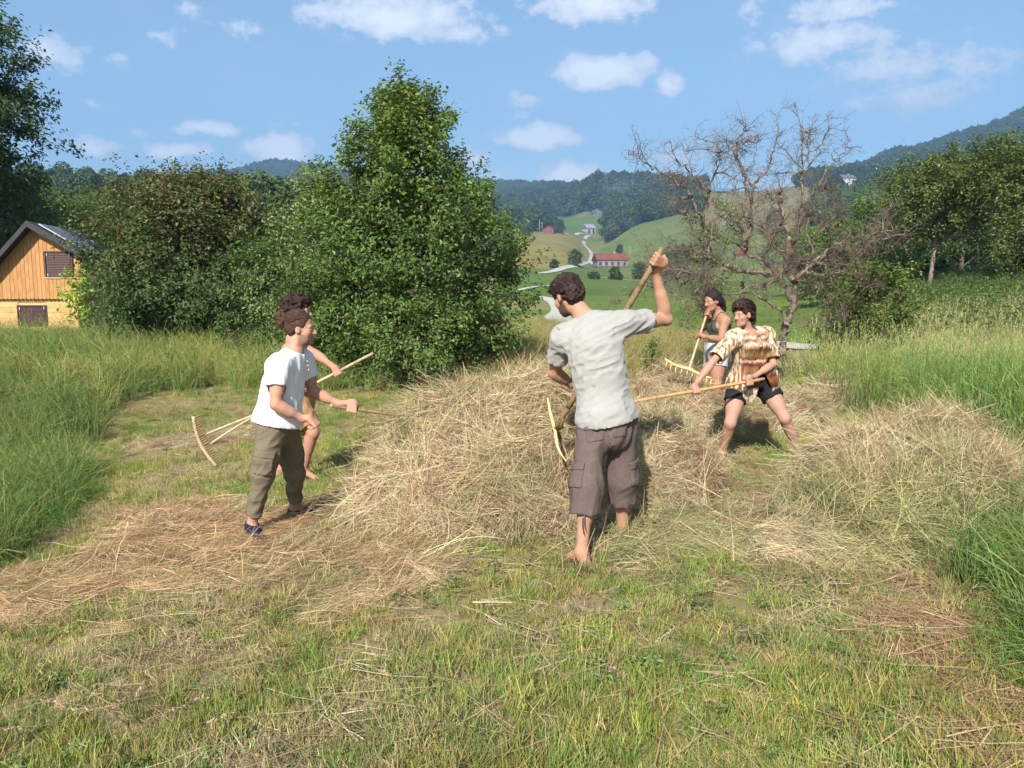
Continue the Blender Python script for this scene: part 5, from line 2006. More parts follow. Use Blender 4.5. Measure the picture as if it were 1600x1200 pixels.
# ---- man with bushy hair behind ------------------------------------------------------------
def man_curly():
    line = (P(583, 552, 7.42), P(398, 649, 7.16))
    J = dict(pelvis=P(466, 624, 7.42), chest=P(462, 570, 7.42), neck=P(458, 524, 7.42), head=P(468, 486, 7.42),
             shR=P(452, 548, 7.24), elR=P(448, 602, 7.22), wrR=P(470, 606, 7.24),
             shL=P(466, 543, 7.60), elL=P(492, 552, 7.52), wrL=P(518, 571, 7.36),
             hipR=P(462, 630, 7.32), knR=P(489, 676, 7.26), anR=P(474, 733, 7.36), toeR=P(490, 742, 7.34),
             hipL=P(472, 630, 7.50), knL=P(456, 684, 7.56), anL=P(440, 728, 7.62), toeL=P(458, 737, 7.6),
             fwd=np.array([1, .05, 0]), face=np.array([.97, .1, -.12]), hup=np.array([.06, 0, 1]))
    for sd in 'LR':
        J['toe' + sd][2] = Zg(*J['toe' + sd][:2]) + .012
        J['an' + sd][2] = J['toe' + sd][2] + .08
    ax = line[0] - line[1]
    hand(J, 'L', at(line, .31), ax, (.2, -.3, 1), .015, 1)
    hand(J, 'R', at(line, .555), ax, (-.3, -.5, 1), .015, 1)
    p = Person(J, 'bare-chested man with bushy dark hair and khaki shorts behind the man in white', (.38, .19, .13), True, 1.0, .0085, .95)
    hair = hair_mat('hair_bushy', srgb(44, 30, 26), srgb(92, 66, 54))

    p.body(lambda V, loc, c: p.stubble(loc, c, V, (.06, .036, .026), .55))
    R, q = p.Rh, p.q
    f = Field()
    f.ell(q(0, -.05, .045), R, (.115, .12, .115), .03)
    f.ell(q(0, -.10, -.04), R, (.095, .07, .10), .03)
    f.ell(q(0, .03, .10), R, (.08, .07, .05), .03)
    f.ell(q(0, .14, -.02), R, (.13, .12, .09), .02, sub=True)
    for sx in (-1, 1):
        f.ell(q(.10 * sx, .03, -.03), R, (.04, .05, .06), .01, sub=True)
    p.hairfield(f, hair, .022, np.eye(3) * 26, curl=38, vox=.006)
    g_ = np.random.default_rng(6)
    d = rand_dirs(900, g_)
    d = d[(d @ R[1] < .55) & ~((d @ R[1] > .1) & (d @ R[2] < .3))]
    roots = q(0, -.05, .03) + (d @ R.T * [.112, .118, .11]) @ R
    p.strands(roots, d, .05, .0013, hair, bend=.9, seed=7, fall=.5)
    p.brows(hair)
    sh = mat('khaki_shorts', srgb(158, 122, 84), .9, .15, var=[(5, .4, .7, srgb(140, 106, 70))], bump=(200, .4, .002))
    f = Field()
    f.ell(J['pelvis'] - p.R[2] * .025, p.Rp, (.175, .142, .15), .06)
    for sd in 'LR':
        hp, kn = J['hip' + sd], J['kn' + sd]
        e = hp + (kn - hp) * .80
        f.cap(hp, e, .115, .105, .05)
    p.garment('shorts', f, sh, [(J['pelvis'] + p.R[2] * .10, p.R[2])], .010, stretch(np.array([.3, 0, 1]), 5, 13), .011, seed=9.3)
    # rake: long shaft that splits in two and carries a curved toothed bar
    t = empty('wooden_rake', line[1], 'pale wooden rake with curved toothed head and split shaft, held by bushy-haired man', 'rake')
    V, Fc = tubes([(np.array([line[0], at(line, .5), line[1]]), [.0145, .0155, .0165])], 8)
    add_obj('handle', new_mesh('handle', V - line[1], Fc), m_wood_grey, t)
    bar_px = [(302, 651), (306, 672), (313, 692), (325, 712), (339, 728)]
    bar = spline([P(a, b_, 7.0 + .02 * i) for i, (a, b_) in enumerate(bar_px)], 24)
    V, Fc = tubes([(bar, np.full(24, .0165))], 8)
    add_obj('rake_bar', new_mesh('rake_bar', V - line[1], Fc), m_wood_grey, t)
    for a in (bar[9], bar[14]):
        mid = (a + line[1]) / 2 + np.array([0, 0, .004])
        V, Fc = tubes([(spline([line[1] + (line[0] - line[1]) * .03, mid, a], 8), np.full(8, .0105))], 7)
        add_obj('prong', new_mesh('prong', V - line[1], Fc), m_wood_grey, t)
    tan = unit(np.gradient(bar, axis=0))
    tooth = None
    for k in range(1, 24, 1):
        c = bar[k]
        d = unit(np.array([.75, -.15, .42]))
        if tooth is None:
            V, Fc = tubes([(np.array([[0, 0, 0], d * .05, d * .085]), [.0085, .0075, .004])], 6)
            tooth = new_mesh('tooth', V, Fc)
            tooth.materials.append(mat('tooth_wood', srgb(120, 96, 62), .75, .2))
        o = bpy.data.objects.new('tooth', tooth)
        COL.objects.link(o)
        o.parent = t
        o.location = c - line[1]


# ---- woman in patterned shirt -------------------------------------------------------------
def woman_shirt():
    line = (P(1194, 592, 7.26), P(900, 643, 6.7))
    J = dict(pelvis=P(1174, 594, 7.52), chest=P(1170, 547, 7.44), neck=P(1171, 523, 7.42), head=P(1161, 491, 7.36),
             shR=P(1146, 528, 7.32), elR=P(1113, 566, 7.18), wrR=P(1089, 598, 7.10),
             shL=P(1199, 524, 7.54), elL=P(1208, 569, 7.40), wrL=P(1179, 588, 7.24),
             hipR=P(1154, 603, 7.48), knR=P(1141, 661, 7.34), anR=P(1129, 706, 7.50), toeR=P(1126, 717, 7.36),
             hipL=P(1196, 601, 7.52), knL=P(1226, 653, 7.34), anL=P(1249, 705, 7.48), toeL=P(1264, 715, 7.36),
             fwd=np.array([-.35, -1, 0]), face=np.array([-.86, -.50, -.10]), hup=np.array([-.12, -.05, 1]))
    for sd in 'LR':
        J['toe' + sd][2] = Zg(*J['toe' + sd][:2]) + .012
        J['an' + sd][2] = J['toe' + sd][2] + .075
    ax = line[1] - line[0]
    tt = (1194 - 1083) / (1194 - 900) * 1.02
    hand(J, 'R', at(line, .385), ax, (.1, -.3, 1), .0145, 1)
    hand(J, 'L', at(line, .092), ax, (.2, -.4, 1), .0145, 1)
    p = Person(J, 'barefoot woman with short dark hair, patterned brown shirt and black shorts holding a long shaft', (.36, .20, .14), False, .98, .0076, .96)
    hair = hair_mat('hair_short_dark', srgb(44, 28, 26), srgb(88, 58, 48))
    p.body()
    R, q = p.Rh, p.q
    f = Field()
    f.ell(q(0, -.02, .045), R, (.088, .104, .092), .03)
    f.ell(q(0, .035, .10), R, (.066, .065, .042), .03)
    f.ell(q(-.02, .075, .085), R, (.05, .03, .032), .02)
    f.ell(q(0, -.085, .0), R, (.074, .05, .08), .03)
    f.ell(q(0, -.095, -.06), R, (.055, .035, .06), .03)
    f.ell(q(0, .13, -.03), R, (.12, .10, .095), .02, sub=True)
    for sx in (-1, 1):
        f.ell(q(.085 * sx, .02, -.04), R, (.03, .045, .055), .01, sub=True)
    p.hairfield(f, hair, .013, stretch(R[0] * .3 + R[1] * .6 + R[2] * .5, 14, 42), curl=40)
    g_ = np.random.default_rng(8)
    d = rand_dirs(700, g_)
    d = d[(d @ R[1] < .7) & ~((d @ R[1] > .1) & (d @ R[2] < .3))]
    roots = q(0, -.02, .045) + (d @ R.T * [.09, .106, .095]) @ R
    p.lay_strands(q(0, -.02, .045), np.array([.091, .107, .096]), -R[1] * .8 - R[2] * .35 + R[0] * .3, .075, hair, 900, 9, lim=.55, lift=.25)
    p.brows(hair, .0045)
    # earring
    er = p.q(.08, -.002, -.055)
    V, Fc = tubes([(np.array([er + p.Rh[1] * .012 * math.cos(a) + p.Rh[2] * (.012 * math.sin(a) - .012) for a in np.linspace(0, 6.283, 12)]), np.full(12, .0022))], 5, False)
    p.put('earring', V, Fc[0], mat('silver', srgb(200, 200, 200), .3, .5, metallic=.9))
    # shirt with printed bands
    m = bpy.data.materials.new('printed_shirt')
    m.use_nodes = True
    nt_ = m.node_tree
    nt_.nodes.clear()
    b = NB(nt_)
    tc = b.n('ShaderNodeTexCoord').outputs['Object']
    sp = b.n('ShaderNodeSeparateXYZ')
    w = b.vec('ADD', tc, b.vec('MULTIPLY', b.vec('SUBTRACT', b.n('ShaderNodeTexNoise').outputs['Color'], (.5, .5, .5)), (.0, .0, .05)))
    nz = [n for n in nt_.nodes if n.type == 'TEX_NOISE'][0]
    nt_.links.new(b.vec('MULTIPLY', tc, (1, 1, .25)), nz.inputs['Vector'])
    nz.inputs['Scale'].default_value = 34
    nz.inputs['Detail'].default_value = 4
    nt_.links.new(w, sp.inputs[0])
    z0, z1 = J['pelvis'][2] - .12 - p.base[2], J['neck'][2] + .04 - p.base[2]
    tz = b.maprange(sp.outputs[2], z0, z1, 0, 1, False)
    cream, br, ora, dk, ol, red = srgb(205, 188, 165), srgb(128, 80, 46), srgb(150, 106, 66), srgb(72, 44, 32), srgb(108, 88, 54), srgb(132, 68, 42)
    band = b.ramp(tz, [(0, cream), (.06, cream), (.12, dk), (.20, br), (.27, red), (.31, dk), (.36, ol), (.43, br), (.47, dk), (.50, red), (.53, cream), (.56, br),
                       (.62, ora), (.67, ol), (.71, dk), (.75, ora), (.80, cream), (.86, br), (.90, cream), (.95, ora), (1, cream)])
    # sleeves and the lower side are cream with dark strokes
    sx = b.maprange(b.math('ABSOLUTE', b.vec('DOT_PRODUCT', b.vec('SUBTRACT', tc, tuple(J['chest'] - p.base)), tuple(p.R[0]))), .13, .19)
    st = b.ramp(b.noise(b.vec('MULTIPLY', tc, (38, 38, 9)), 1.0, 3), [(.34, br), (.44, ora), (.54, cream), (1, cream)])
    fine = b.ramp(b.noise(b.vec('MULTIPLY', tc, (90, 90, 12)), 1.0, 3), [(.35, (.45, .4, .35)), (.55, (1, 1, 1)), (.7, (1.25, 1.2, 1.15))])
    c = b.mix(1.0, b.mix(sx, band, st), fine, 'MULTIPLY')
    pr = b.n('ShaderNodeBsdfPrincipled')
    nt_.links.new(c, pr.inputs['Base Color'])
    pr.inputs['Roughness'].default_value = .7
    pr.inputs['Specular IOR Level'].default_value = .25
    o_ = b.n('ShaderNodeOutputMaterial')
    nt_.links.new(pr.outputs[0], o_.inputs[0])
    f = Field()
    p.loose_torso(f, .03, .08, 1.15)
    f.ell(J['pelvis'] - p.R[2] * .04, p.Rp, (.272, .22, .26), .07)
    for sd in 'LR':
        p.sleeve(f, sd, .82, .066, .084)
    f.flat(J['neck'] - p.R[2] * .012 + p.R[1] * .02, J['head'] + p.R[1] * .03, .074, .11)
    f.ell(J['neck'] + p.R[1] * .10 - p.R[2] * .055, p.R, (.036, .08, .08), .01, sub=True)

    def open_front(pts, d):
        qv = (pts - J['pelvis']) @ p.R.T
        # shirt hangs open below the breast bone: a widening gap, hem lower in front
        hgt = qv[:, 2]
        half = np.clip((.20 - hgt) * .30, 0, .10)
        gap = np.maximum(np.abs(qv[:, 0] - .035) - half, -qv[:, 1])
        d = np.maximum(d, -np.maximum(gap, hgt - .21))
        hem = -.095 - .06 * np.clip(qv[:, 1] * 8, -1, 1) - .03 * np.sin(qv[:, 0] * 14)
        return np.maximum(d, hem - hgt)
    p.garment('shirt', f, m, [], .010, stretch(np.array([.2, .1, 1]), 5, 13), .009, seed=3.9, extra=open_front)
    # collar
    for sxx in (-1, 1):
        a = J['neck'] + p.R[0] * .055 * sxx + p.R[1] * .035 + p.R[2] * .012
        c_ = J['neck'] + p.R[0] * .075 * sxx + p.R[1] * .115 - p.R[2] * .075
        b2 = J['neck'] + p.R[0] * .018 * sxx + p.R[1] * .12 - p.R[2] * .055
        bk = J['neck'] - p.R[1] * .045 + p.R[0] * .03 * sxx + p.R[2] * .035
        ff = Field()
        ff.chain([bk, a, (b2 + c_) / 2], [.016, .017, .014], .02)
        ff.cone(a, c_, .012, .009, .02)
        V, Q = surface(ff.ev, *ff.bounds(), .006)
        p.put('collar', V, Q, mat('collar_cream', cream, .7, .25, var=[(40, .5, .65, ora)]) if sxx < 0 else bpy.data.materials['collar_cream'])
    blk = mat('black_cloth', srgb(26, 25, 28), .85, .2, bump=(150, .3, .002), var=[(6, .4, .7, srgb(34, 33, 36))])
    f = Field()
    p.loose_torso(f, .008, .06)
    p.garment('undershirt', f, blk, [(J['chest'] + p.R[2] * .05, p.R[2]), (J['pelvis'], -p.R[2])], .003, vox=.011)
    f = Field()
    f.ell(J['pelvis'] - p.R[2] * .02, p.Rp, (.185, .145, .14), .06)
    for sd in 'LR':
        hp, kn = J['hip' + sd], J['kn' + sd]
        e = hp + (kn - hp) * .42
        f.cap(hp, e, .100, .108, .05)
    p.garment('shorts', f, blk, [(J['pelvis'] + p.R[2] * .09, p.R[2])], .007, stretch(np.array([.3, 0, 1]), 5, 12), .011, seed=6.6)
    t = empty('wooden_rake', line[0], 'long straight tan wooden shaft held with both hands by woman in patterned shirt', 'rake')
    V, Fc = tubes([(spline([line[0], at(line, .5), line[1]], 12), np.linspace(.0150, .0155, 12))], 9)
    add_obj('handle', new_mesh('handle', V - line[0], Fc), m_wood_tan, t)
    bar = spline([line[1] + [.03, -.25, -.02], line[1], line[1] + [.03, .25, -.02]], 9)
    V, Fc = tubes([(bar, np.full(9, .014))], 8)
    add_obj('rake_bar', new_mesh('rake_bar', V - line[0], Fc), m_wood_tan, t)


# ---- woman in tank top at the back ----------------------------------------------------------
def woman_tank():
    line = (P(1107, 482, 8.80), P(1077, 576, 8.34))
    J = dict(pelvis=P(1121, 546, 8.80), chest=P(1126, 514, 8.80), neck=P(1124, 489, 8.80), head=P(1113, 470, 8.76),
             shL=P(1133, 502, 8.66), elL=P(1127, 531, 8.56), wrL=P(1100, 526, 8.50),
             shR=P(1115, 499, 8.96), elR=P(1098, 513, 8.98), wrR=P(1107, 497, 8.82),
             hipL=P(1124, 552, 8.70), knL=P(1118, 606, 8.62), anL=P(1128, 658, 8.66), toeL=P(1112, 668, 8.6),
             hipR=P(1116, 552, 8.90), knR=P(1129, 606, 8.95), anR=P(1140, 655, 9.05), toeR=P(1128, 664, 9.0),
             fwd=np.array([-1, -.35, 0]), face=np.array([-.86, -.42, -.28]), hup=np.array([-.22, -.05, .97]))
    for sd in 'LR':
        J['toe' + sd][2] = Zg(*J['toe' + sd][:2]) + .012
        J['an' + sd][2] = J['toe' + sd][2] + .075
    ax = line[1] - line[0]
    hand(J, 'L', at(line, .48), ax, (.2, -.5, .6), .012, -1)
    hand(J, 'R', at(line, .10), ax, (.3, -.4, .2), .012, -1)
    p = Person(J, 'woman with long dark ponytail, dark green tank top and pale shorts at the back', (.31, .16, .10), False, .98, .0085, .9)
    hair = hair_mat('hair_long_dark', srgb(36, 26, 26), srgb(62, 44, 40))
    p.body()
    R, q = p.Rh, p.q
    f = Field()
    f.ell(q(0, -.022, .036), R, (.083, .100, .092), .03)
    f.ell(q(0, -.05, -.02), R, (.074, .058, .065), .03)
    f.ell(q(0, .13, -.01), R, (.11, .10, .09), .02, sub=True)
    for sx in (-1, 1):
        f.ell(q(.085 * sx, .02, -.05), R, (.03, .04, .05), .01, sub=True)
    f.chain([q(0, -.09, .01), q(0, -.13, -.05), q(.02, -.15, -.13), q(.03, -.15, -.22)], [.04, .038, .032, .014], .03)
    p.hairfield(f, hair, .006, stretch(R[2] * .8 - R[1] * .5, 10, 55))
    p.brows(hair, .0045)
    tank = mat('green_tank', srgb(70, 74, 62), .9, .15, bump=(200, .3, .002), var=[(6, .4, .7, srgb(60, 64, 54))])
    f = Field()
    p.loose_torso(f, .010, .06)
    ch = J['chest']
    f.ell(ch - p.R[1] * .10 + p.R[2] * .12, p.R, (.085, .09, .12), .01, sub=True)
    for sd, sx in (('L', -1), ('R', 1)):
        f.ell(J['sh' + sd] + p.R[0] * sx * .015, p.R, (.07, .15, .10), .01, sub=True)
    f.flat(J['neck'] - p.R[2] * .03, J['head'], .085, .12)
    p.garment('tank_top', f, tank, [(ch + p.R[2] * .10, p.R[2]), (J['pelvis'] + p.R[2] * .02, -p.R[2])], .004, vox=.0075)
    for sd, sx in (('L', -1), ('R', 1)):
        pts = spline([ch + p.R[0] * sx * .075 + p.R[1] * .115 + p.R[2] * .09, J['neck'] * .5 + J['sh' + sd] * .5 + p.R[2] * .055 + p.R[1] * .01, ch + p.R[0] * sx * .06 - p.R[1] * .11 + p.R[2] * .08], 10)
        V, Fc = tubes([(pts, np.full(10, .0055))], 6)
        p.put('shoulder_strap', V, Fc, tank)
    sh = mat('pale_shorts', srgb(176, 178, 184), .9, .15, bump=(200, .3, .002), var=[(5, .4, .7, srgb(150, 154, 164))])
    f = Field()
    f.ell(J['pelvis'] - p.R[2] * .01, p.Rp, (.165, .135, .14), .06)
    for sd in 'LR':
        hp, kn = J['hip' + sd], J['kn' + sd]
        e = hp + (kn - hp) * .38
        f.cap(hp, e, .104, .100, .05)
    p.garment('shorts', f, sh, [(J['pelvis'] + p.R[2] * .08, p.R[2])], .006, stretch(np.array([.3, 0, 1]), 5, 12), .010, seed=4.4, vox=.0075)
    t = empty('wooden_rake', line[1], 'pale yellow wooden rake with bowed toothed head, held by woman in tank top', 'rake')
    V, Fc = tubes([(spline([line[0], at(line, .5), line[1]], 10), np.linspace(.011, .013, 10))], 8)
    add_obj('handle', new_mesh('handle', V - line[1], Fc), m_wood_grey, t)
    bar = spline([P(a, b_, 8.3 + .01 * i) for i, (a, b_) in enumerate([(1039, 561), (1056, 571), (1077, 577), (1095, 586), (1112, 591)])], 20)
    V, Fc = tubes([(bar, np.interp(np.linspace(0, 1, 20), [0, .5, 1], [.011, .022, .011]))], 8)
    add_obj('rake_bar', new_mesh('rake_bar', V - line[1], Fc), m_wood_pale, t)
    d = unit(np.array([-.25, -.2, -1]))
    V, Fc = tubes([(np.array([[0, 0, 0], d * .05, d * .08]), [.006, .0055, .003])], 6)
    tooth = new_mesh('tooth', V, Fc)
    tooth.materials.append(m_wood_pale)
    for k in range(1, 20, 2):
        o = bpy.data.objects.new('tooth', tooth)
        COL.objects.link(o)
        o.parent = t
        o.location = bar[k] - line[1]


man_grey()
man_white()
man_curly()
woman_shirt()
woman_tank()

# ------------------------------------------------------------------ hay
def ribbons(p0, d, nrm, length, width, col, g, bend=.5, droop=.35, seg=3):
    """curved flat straws; p0 (n,3) start, d direction, nrm facing"""
    n = len(p0)
    d = unit(d)
    L = length[:, None]
    c1 = g.normal(size=(n, 3)) * bend
    pts = [p0]
    dd = d
    for k in range(seg):
        dd = unit(dd + c1 * (.55 if k else .2) - np.array([0, 0, droop]) * (k / seg))
        pts.append(pts[-1] + dd * L / seg)
    V = []
    for k, q in enumerate(pts):
        t = unit((pts[min(k + 1, seg)] - pts[max(k - 1, 0)]))
        sd = unit(np.cross(t, nrm) + 1e-6)
        w = width[:, None] * (1 - .55 * k / seg) * .5
        V += [q - sd * w, q + sd * w]
    V = np.stack(V, 1)
    m = 2 * (seg + 1)
    base = (np.arange(n) * m)[:, None]
    Q = np.concatenate([base + np.array([[2 * k, 2 * k + 1, 2 * k + 3, 2 * k + 2]]) for k in range(seg)])
    return V.reshape(-1, 3), Q, np.repeat(col, m, 0)


m_straw = mat('straw', attr=True, rough=.65, spec=.3, transl=.15)
m_haymass = mat('hay_mass', srgb(112, 90, 64), .95, .1, var=[(14, .4, .65, srgb(70, 54, 38)), (50, .5, .7, srgb(150, 126, 92), 5, (1, 1, .4)), (4, .55, .75, srgb(90, 84, 56))], bump=(60, 1.0, .04))  # brown hay core, darkened so gaps between straws look deeply shaded
STRAW = np.array([srgb(204, 180, 144), srgb(188, 160, 126), srgb(220, 202, 168), srgb(150, 120, 94), srgb(184, 168, 132), srgb(106, 84, 64)])  # hay's own tones; the last, darkest one paints in shade among the stems
GREENISH = np.array([srgb(150, 148, 100), srgb(128, 132, 84), srgb(170, 162, 116), srgb(104, 108, 66), srgb(184, 168, 122)])
HEAPS = []


def lock(seed, n=84):
    """a lock of hay: many fine stems running together, bent and frayed"""
    g = np.random.default_rng(seed)
    L = g.uniform(.25, .55, n)
    p0 = np.stack([g.normal(size=n) * .07 - L * .5, g.normal(size=n) * .045, g.uniform(-.03, .035, n)], -1)
    d = unit(np.array([1., 0, .06]) + g.normal(size=(n, 3)) * [.1, .26, .16])
    col = np.array([[1, 1, 1], [1.15, 1.13, 1.1], [.75, .72, .68], [.9, .95, .85], [.6, .58, .52]])[g.integers(0, 5, n)] * g.uniform(.75, 1.2, (n, 1))
    V, Q, C = ribbons(p0, d, unit(np.array([0, 0, 1.]) + g.normal(size=(n, 3)) * .6), L, .0028 * g.uniform(.6, 1.5, n), col, g, .38, .3, 4)
    return new_mesh('lock%d' % seed, V, Q, cols=C, smooth=False)


m_lock = mat('hay_lock', inst='tint', rough=.65, spec=.3, transl=.15)
LOCKS = [(lock(900 + k), m_lock) for k in range(6)]


def heap_h(blobs, x, y, seed):
    h = np.zeros_like(x)
    for cx, cy, rx, ry, hh, *rot in blobs:
        a = rot[0] if rot else 0
        dx, dy = x - cx, y - cy
        u = (dx * math.cos(a) + dy * math.sin(a)) / rx
        v = (-dx * math.sin(a) + dy * math.cos(a)) / ry
        d2 = np.clip(u * u + v * v, 0, 1)
        hb = hh * (1 - d2) ** .58
        h = np.maximum(h, hb) + .22 * np.minimum(h, hb)
    n = fbm(np.stack([x * 2.6, y * 2.6, np.full_like(x, seed)], -1), 3) - .5
    return np.maximum(h * (1 + .55 * n) + h * 0, 0)


def hay(label, blobs, n, seed, green=.25, ln=(.18, .5), name='hay_heap', cat='hay heap', flow=None, wid=.0031, group=None, fly=.08, tone=(1, 1, 1)):
    g = np.random.default_rng(seed)
    bl = np.array([b_[:4] for b_ in blobs])
    R = bl[:, 2:4].max(1)
    x0, x1 = (bl[:, 0] - R).min() - .1, (bl[:, 0] + R).max() + .1
    y0, y1 = (bl[:, 1] - R).min() - .1, (bl[:, 1] + R).max() + .1
    HEAPS.append((blobs, seed))
    st = .035
    nx, ny = int((x1 - x0) / st) + 1, int((y1 - y0) / st) + 1
    X, Yy = np.meshgrid(x0 + np.arange(nx) * st, y0 + np.arange(ny) * st, indexing='ij')
    hf = lambda x, y: heap_h(blobs, x, y, seed)
    H = hf(X, Yy)
    Zt = terrain_z(X, Yy)
    base = np.array([(x0 + x1) / 2, (y0 + y1) / 2, 0])
    base[2] = Zg(base[0], base[1])
    root = empty(name, base, label, cat, group)
    V = np.stack([X, Yy, Zt + H - .03], -1).reshape(-1, 3)
    idx = np.arange(nx * ny).reshape(nx, ny)
    Q = np.stack([idx[:-1, :-1], idx[1:, :-1], idx[1:, 1:], idx[:-1, 1:]], -1).reshape(-1, 4)
    hv = H.ravel()
    Q = Q[(hv[Q] > .004).any(1)]
    used = np.unique(Q)
    rm = np.full(len(V), -1)
    rm[used] = np.arange(len(used))
    add_obj('hay_mass', new_mesh('hay_mass', V[used] - base, rm[Q]), m_haymass, root)
    # straws over the surface
    N = int(n * 2.2)
    px_ = g.uniform(x0, x1, N)
    py_ = g.uniform(y0, y1, N)
    h = hf(px_, py_)
    hmax = max(b_[4] for b_ in blobs)
    k = np.where(g.random(N) < sstep(.0, .10 * hmax + .01, h) + .04 * (h > -1))[0][:n]
    px_, py_, h = px_[k], py_[k], h[k]
    n_ = len(k)
    e = .03
    gx = (hf(px_ + e, py_) - hf(px_ - e, py_)) / (2 * e)
    gy = (hf(px_, py_ + e) - hf(px_, py_ - e)) / (2 * e)
    nrm = unit(np.stack([-gx, -gy, np.ones(n_)], -1))
    # locks of hay share a direction
    a = fbm(np.stack([px_ * 2.2, py_ * 2.2, np.full(n_, seed + .5)], -1), 2) * 14 + g.normal(size=n_) * .65
    if flow is not None:
        a = np.where(g.random(n_) < .65, flow + g.normal(size=n_) * .4, a)
    t1 = np.stack([np.cos(a), np.sin(a), np.zeros(n_)], -1)
    t1 = unit(t1 - nrm * np.sum(t1 * nrm, -1, keepdims=True))
    down = np.stack([gx, gy, np.zeros(n_)], -1) * -1
    down[:, 2] = -(gx ** 2 + gy ** 2)
    steep = np.clip(np.hypot(gx, gy), 0, 2)[:, None]
    d = unit(t1 + unit(down + 1e-6) * steep * .55 * g.uniform(0, 1.3, (n_, 1)) + nrm * g.normal(.05, .16, (n_, 1)))
    up = g.random(n_) < fly
    d[up] = unit(d[up] + nrm[up] * g.uniform(.3, 1.1, (up.sum(), 1)))
    length = g.uniform(ln[0], ln[1], n_) * g.choice([.6, 1, 1.25], n_, p=[.35, .5, .15])
    p0 = np.stack([px_, py_, terrain_z(px_, py_) + h], -1) + nrm * g.uniform(-.02, .03, (n_, 1)) - d * length[:, None] * .45
    gn = fbm(np.stack([px_ * 1.7, py_ * 1.7, np.full(n_, seed + 9.)], -1), 3)
    isg = g.random(n_) < np.clip(green * 2 * sstep(.35, .7, gn) + green * .15, 0, .9)
    col = np.where(isg[:, None], GREENISH[g.integers(0, len(GREENISH), n_)], STRAW[g.integers(0, len(STRAW), n_)]) * g.uniform(.75, 1.15, (n_, 1))
    col = col * tone
    face = unit(nrm + g.normal(size=(n_, 3)) * .5)
    V, Q, C = ribbons(p0, d, face, length, wid * g.uniform(.6, 1.5, n_), col, g, .42, .3)
    zmin = terrain_z(V[:, 0], V[:, 1]) + .004
    V[:, 2] = np.maximum(V[:, 2], zmin)
    o = add_obj('straw', new_mesh('straw', V - base, Q, cols=C, smooth=False), m_straw, root)
    o['kind'] = 'stuff'
    # locks of hay lying on the surface
    nl = int(n / 22)
    k = g.choice(n_, nl, replace=False)
    nn = nrm[k]
    td = unit(d[k] - nn * np.sum(d[k] * nn, -1, keepdims=True))
    bi = np.cross(nn, td)
    eul = np.array([Matrix((td[i], bi[i], nn[i])).transposed().to_euler() for i in range(nl)])
    pos = np.stack([px_[k], py_[k], terrain_z(px_[k], py_[k]) + h[k]], -1) + nn * .012 - base
    sc = g.uniform(.55, 1.15, nl) * (1.0 if hmax > .2 else .75)
    isg = g.random(nl) < np.clip(green * 2 * sstep(.35, .7, gn[k]) + green * .15, 0, .95)
    tint = np.where(isg[:, None], GREENISH[g.integers(0, len(GREENISH), nl)], STRAW[g.integers(0, 5, nl)]) * g.uniform(.8, 1.1, (nl, 1))
    tint = tint * tone
    o = scatter('hay_locks', pos, eul, np.repeat(sc[:, None], 3, 1) * ([1, 1, 1] if hmax > .2 else [1, 1, .4]), g.integers(0, 6, nl), tint, LOCKS, None, None)
    o.parent = root
    return root


hay('large rounded heap of dry hay in the middle, beside the man in grey', [(-.30, 6.2, .95, 1.0, .66), (.32, 6.45, .75, .85, .80), (-.25, 5.65, .88, .62, .48), (-.72, 5.85, .5, .55, .38), (.6, 5.9, .6, .6, .46)], 27000, 5, .30, (.2, .5))
hay('loose slope of pale hay between the man in grey and the woman in the shirt', [(1.12, 6.5, .62, .75, .50), (.95, 6.0, .5, .5, .38), (1.25, 7.3, .55, .6, .42)], 11000, 6, .2, (.2, .45))
hay('brown hay pile at the back, below the rake with bowed head', [(1.85, 8.75, .75, .6, .62), (1.3, 8.9, .6, .5, .5)], 6500, 7, .05, (.15, .4))
hay('grey-green hay pile spreading on the right', [(2.85, 5.5, .85, .7, .58), (3.25, 6.0, .65, .6, .56), (2.45, 5.08, .65, .48, .38)], 17000, 8, .6, (.18, .42))
hay('low swath of flattened hay in front of the right pile', [(.95, 4.95, .55, .28, .10), (1.5, 4.95, .65, .32, .18, -.12), (1.95, 4.78, .6, .28, .18, -.2)], 9000, 9, .6, (.18, .42), 'hay_swath', 'hay', flow=-.25)
hay('thin raked swath of pinkish dry hay on the left, by the sock feet', [(-2.75, 4.95, 1.0, .45, .05), (-1.95, 4.85, .9, .40, .05), (-2.35, 5.75, .9, .55, .04), (-3.3, 4.5, .8, .5, .06), (-2.9, 6.4, .5, .5, .04)], 12000, 10, .12, (.18, .42), 'hay_swath', 'hay', flow=.1, fly=.03, tone=(.98, .86, .76))
hay('flat trail of loose hay running from the heap towards the camera', [(-1.05, 4.8, .7, .3, .05, .5), (-.75, 4.35, .55, .28, .04, .5)], 4800, 14, .3, (.16, .4), 'hay_swath', 'hay', flow=.45, fly=.03, tone=(1, .92, .84))
hay('small brown hay pile right behind the woman in the shirt', [(3.35, 9.3, .5, .5, .34), (3.6, 9.8, .4, .4, .32)], 3000, 11, .1, (.15, .4))
hay('farthest small hay tuft before the tall grass on the right', [(4.55, 10.9, .45, .4, .34)], 1800, 12, .1, (.15, .4))
hay('thin patch of dry hay left at the foot of the tall grass', [(-4.35, 10.3, .8, .4, .05), (-3.6, 10.6, .6, .3, .05)], 1800, 13, .05, (.15, .4), 'hay_swath', 'hay', fly=.03)


# ------------------------------------------------------------------ grass
m_grass = mat('grass', inst='tint', rough=.6, spec=.25, transl=.28)


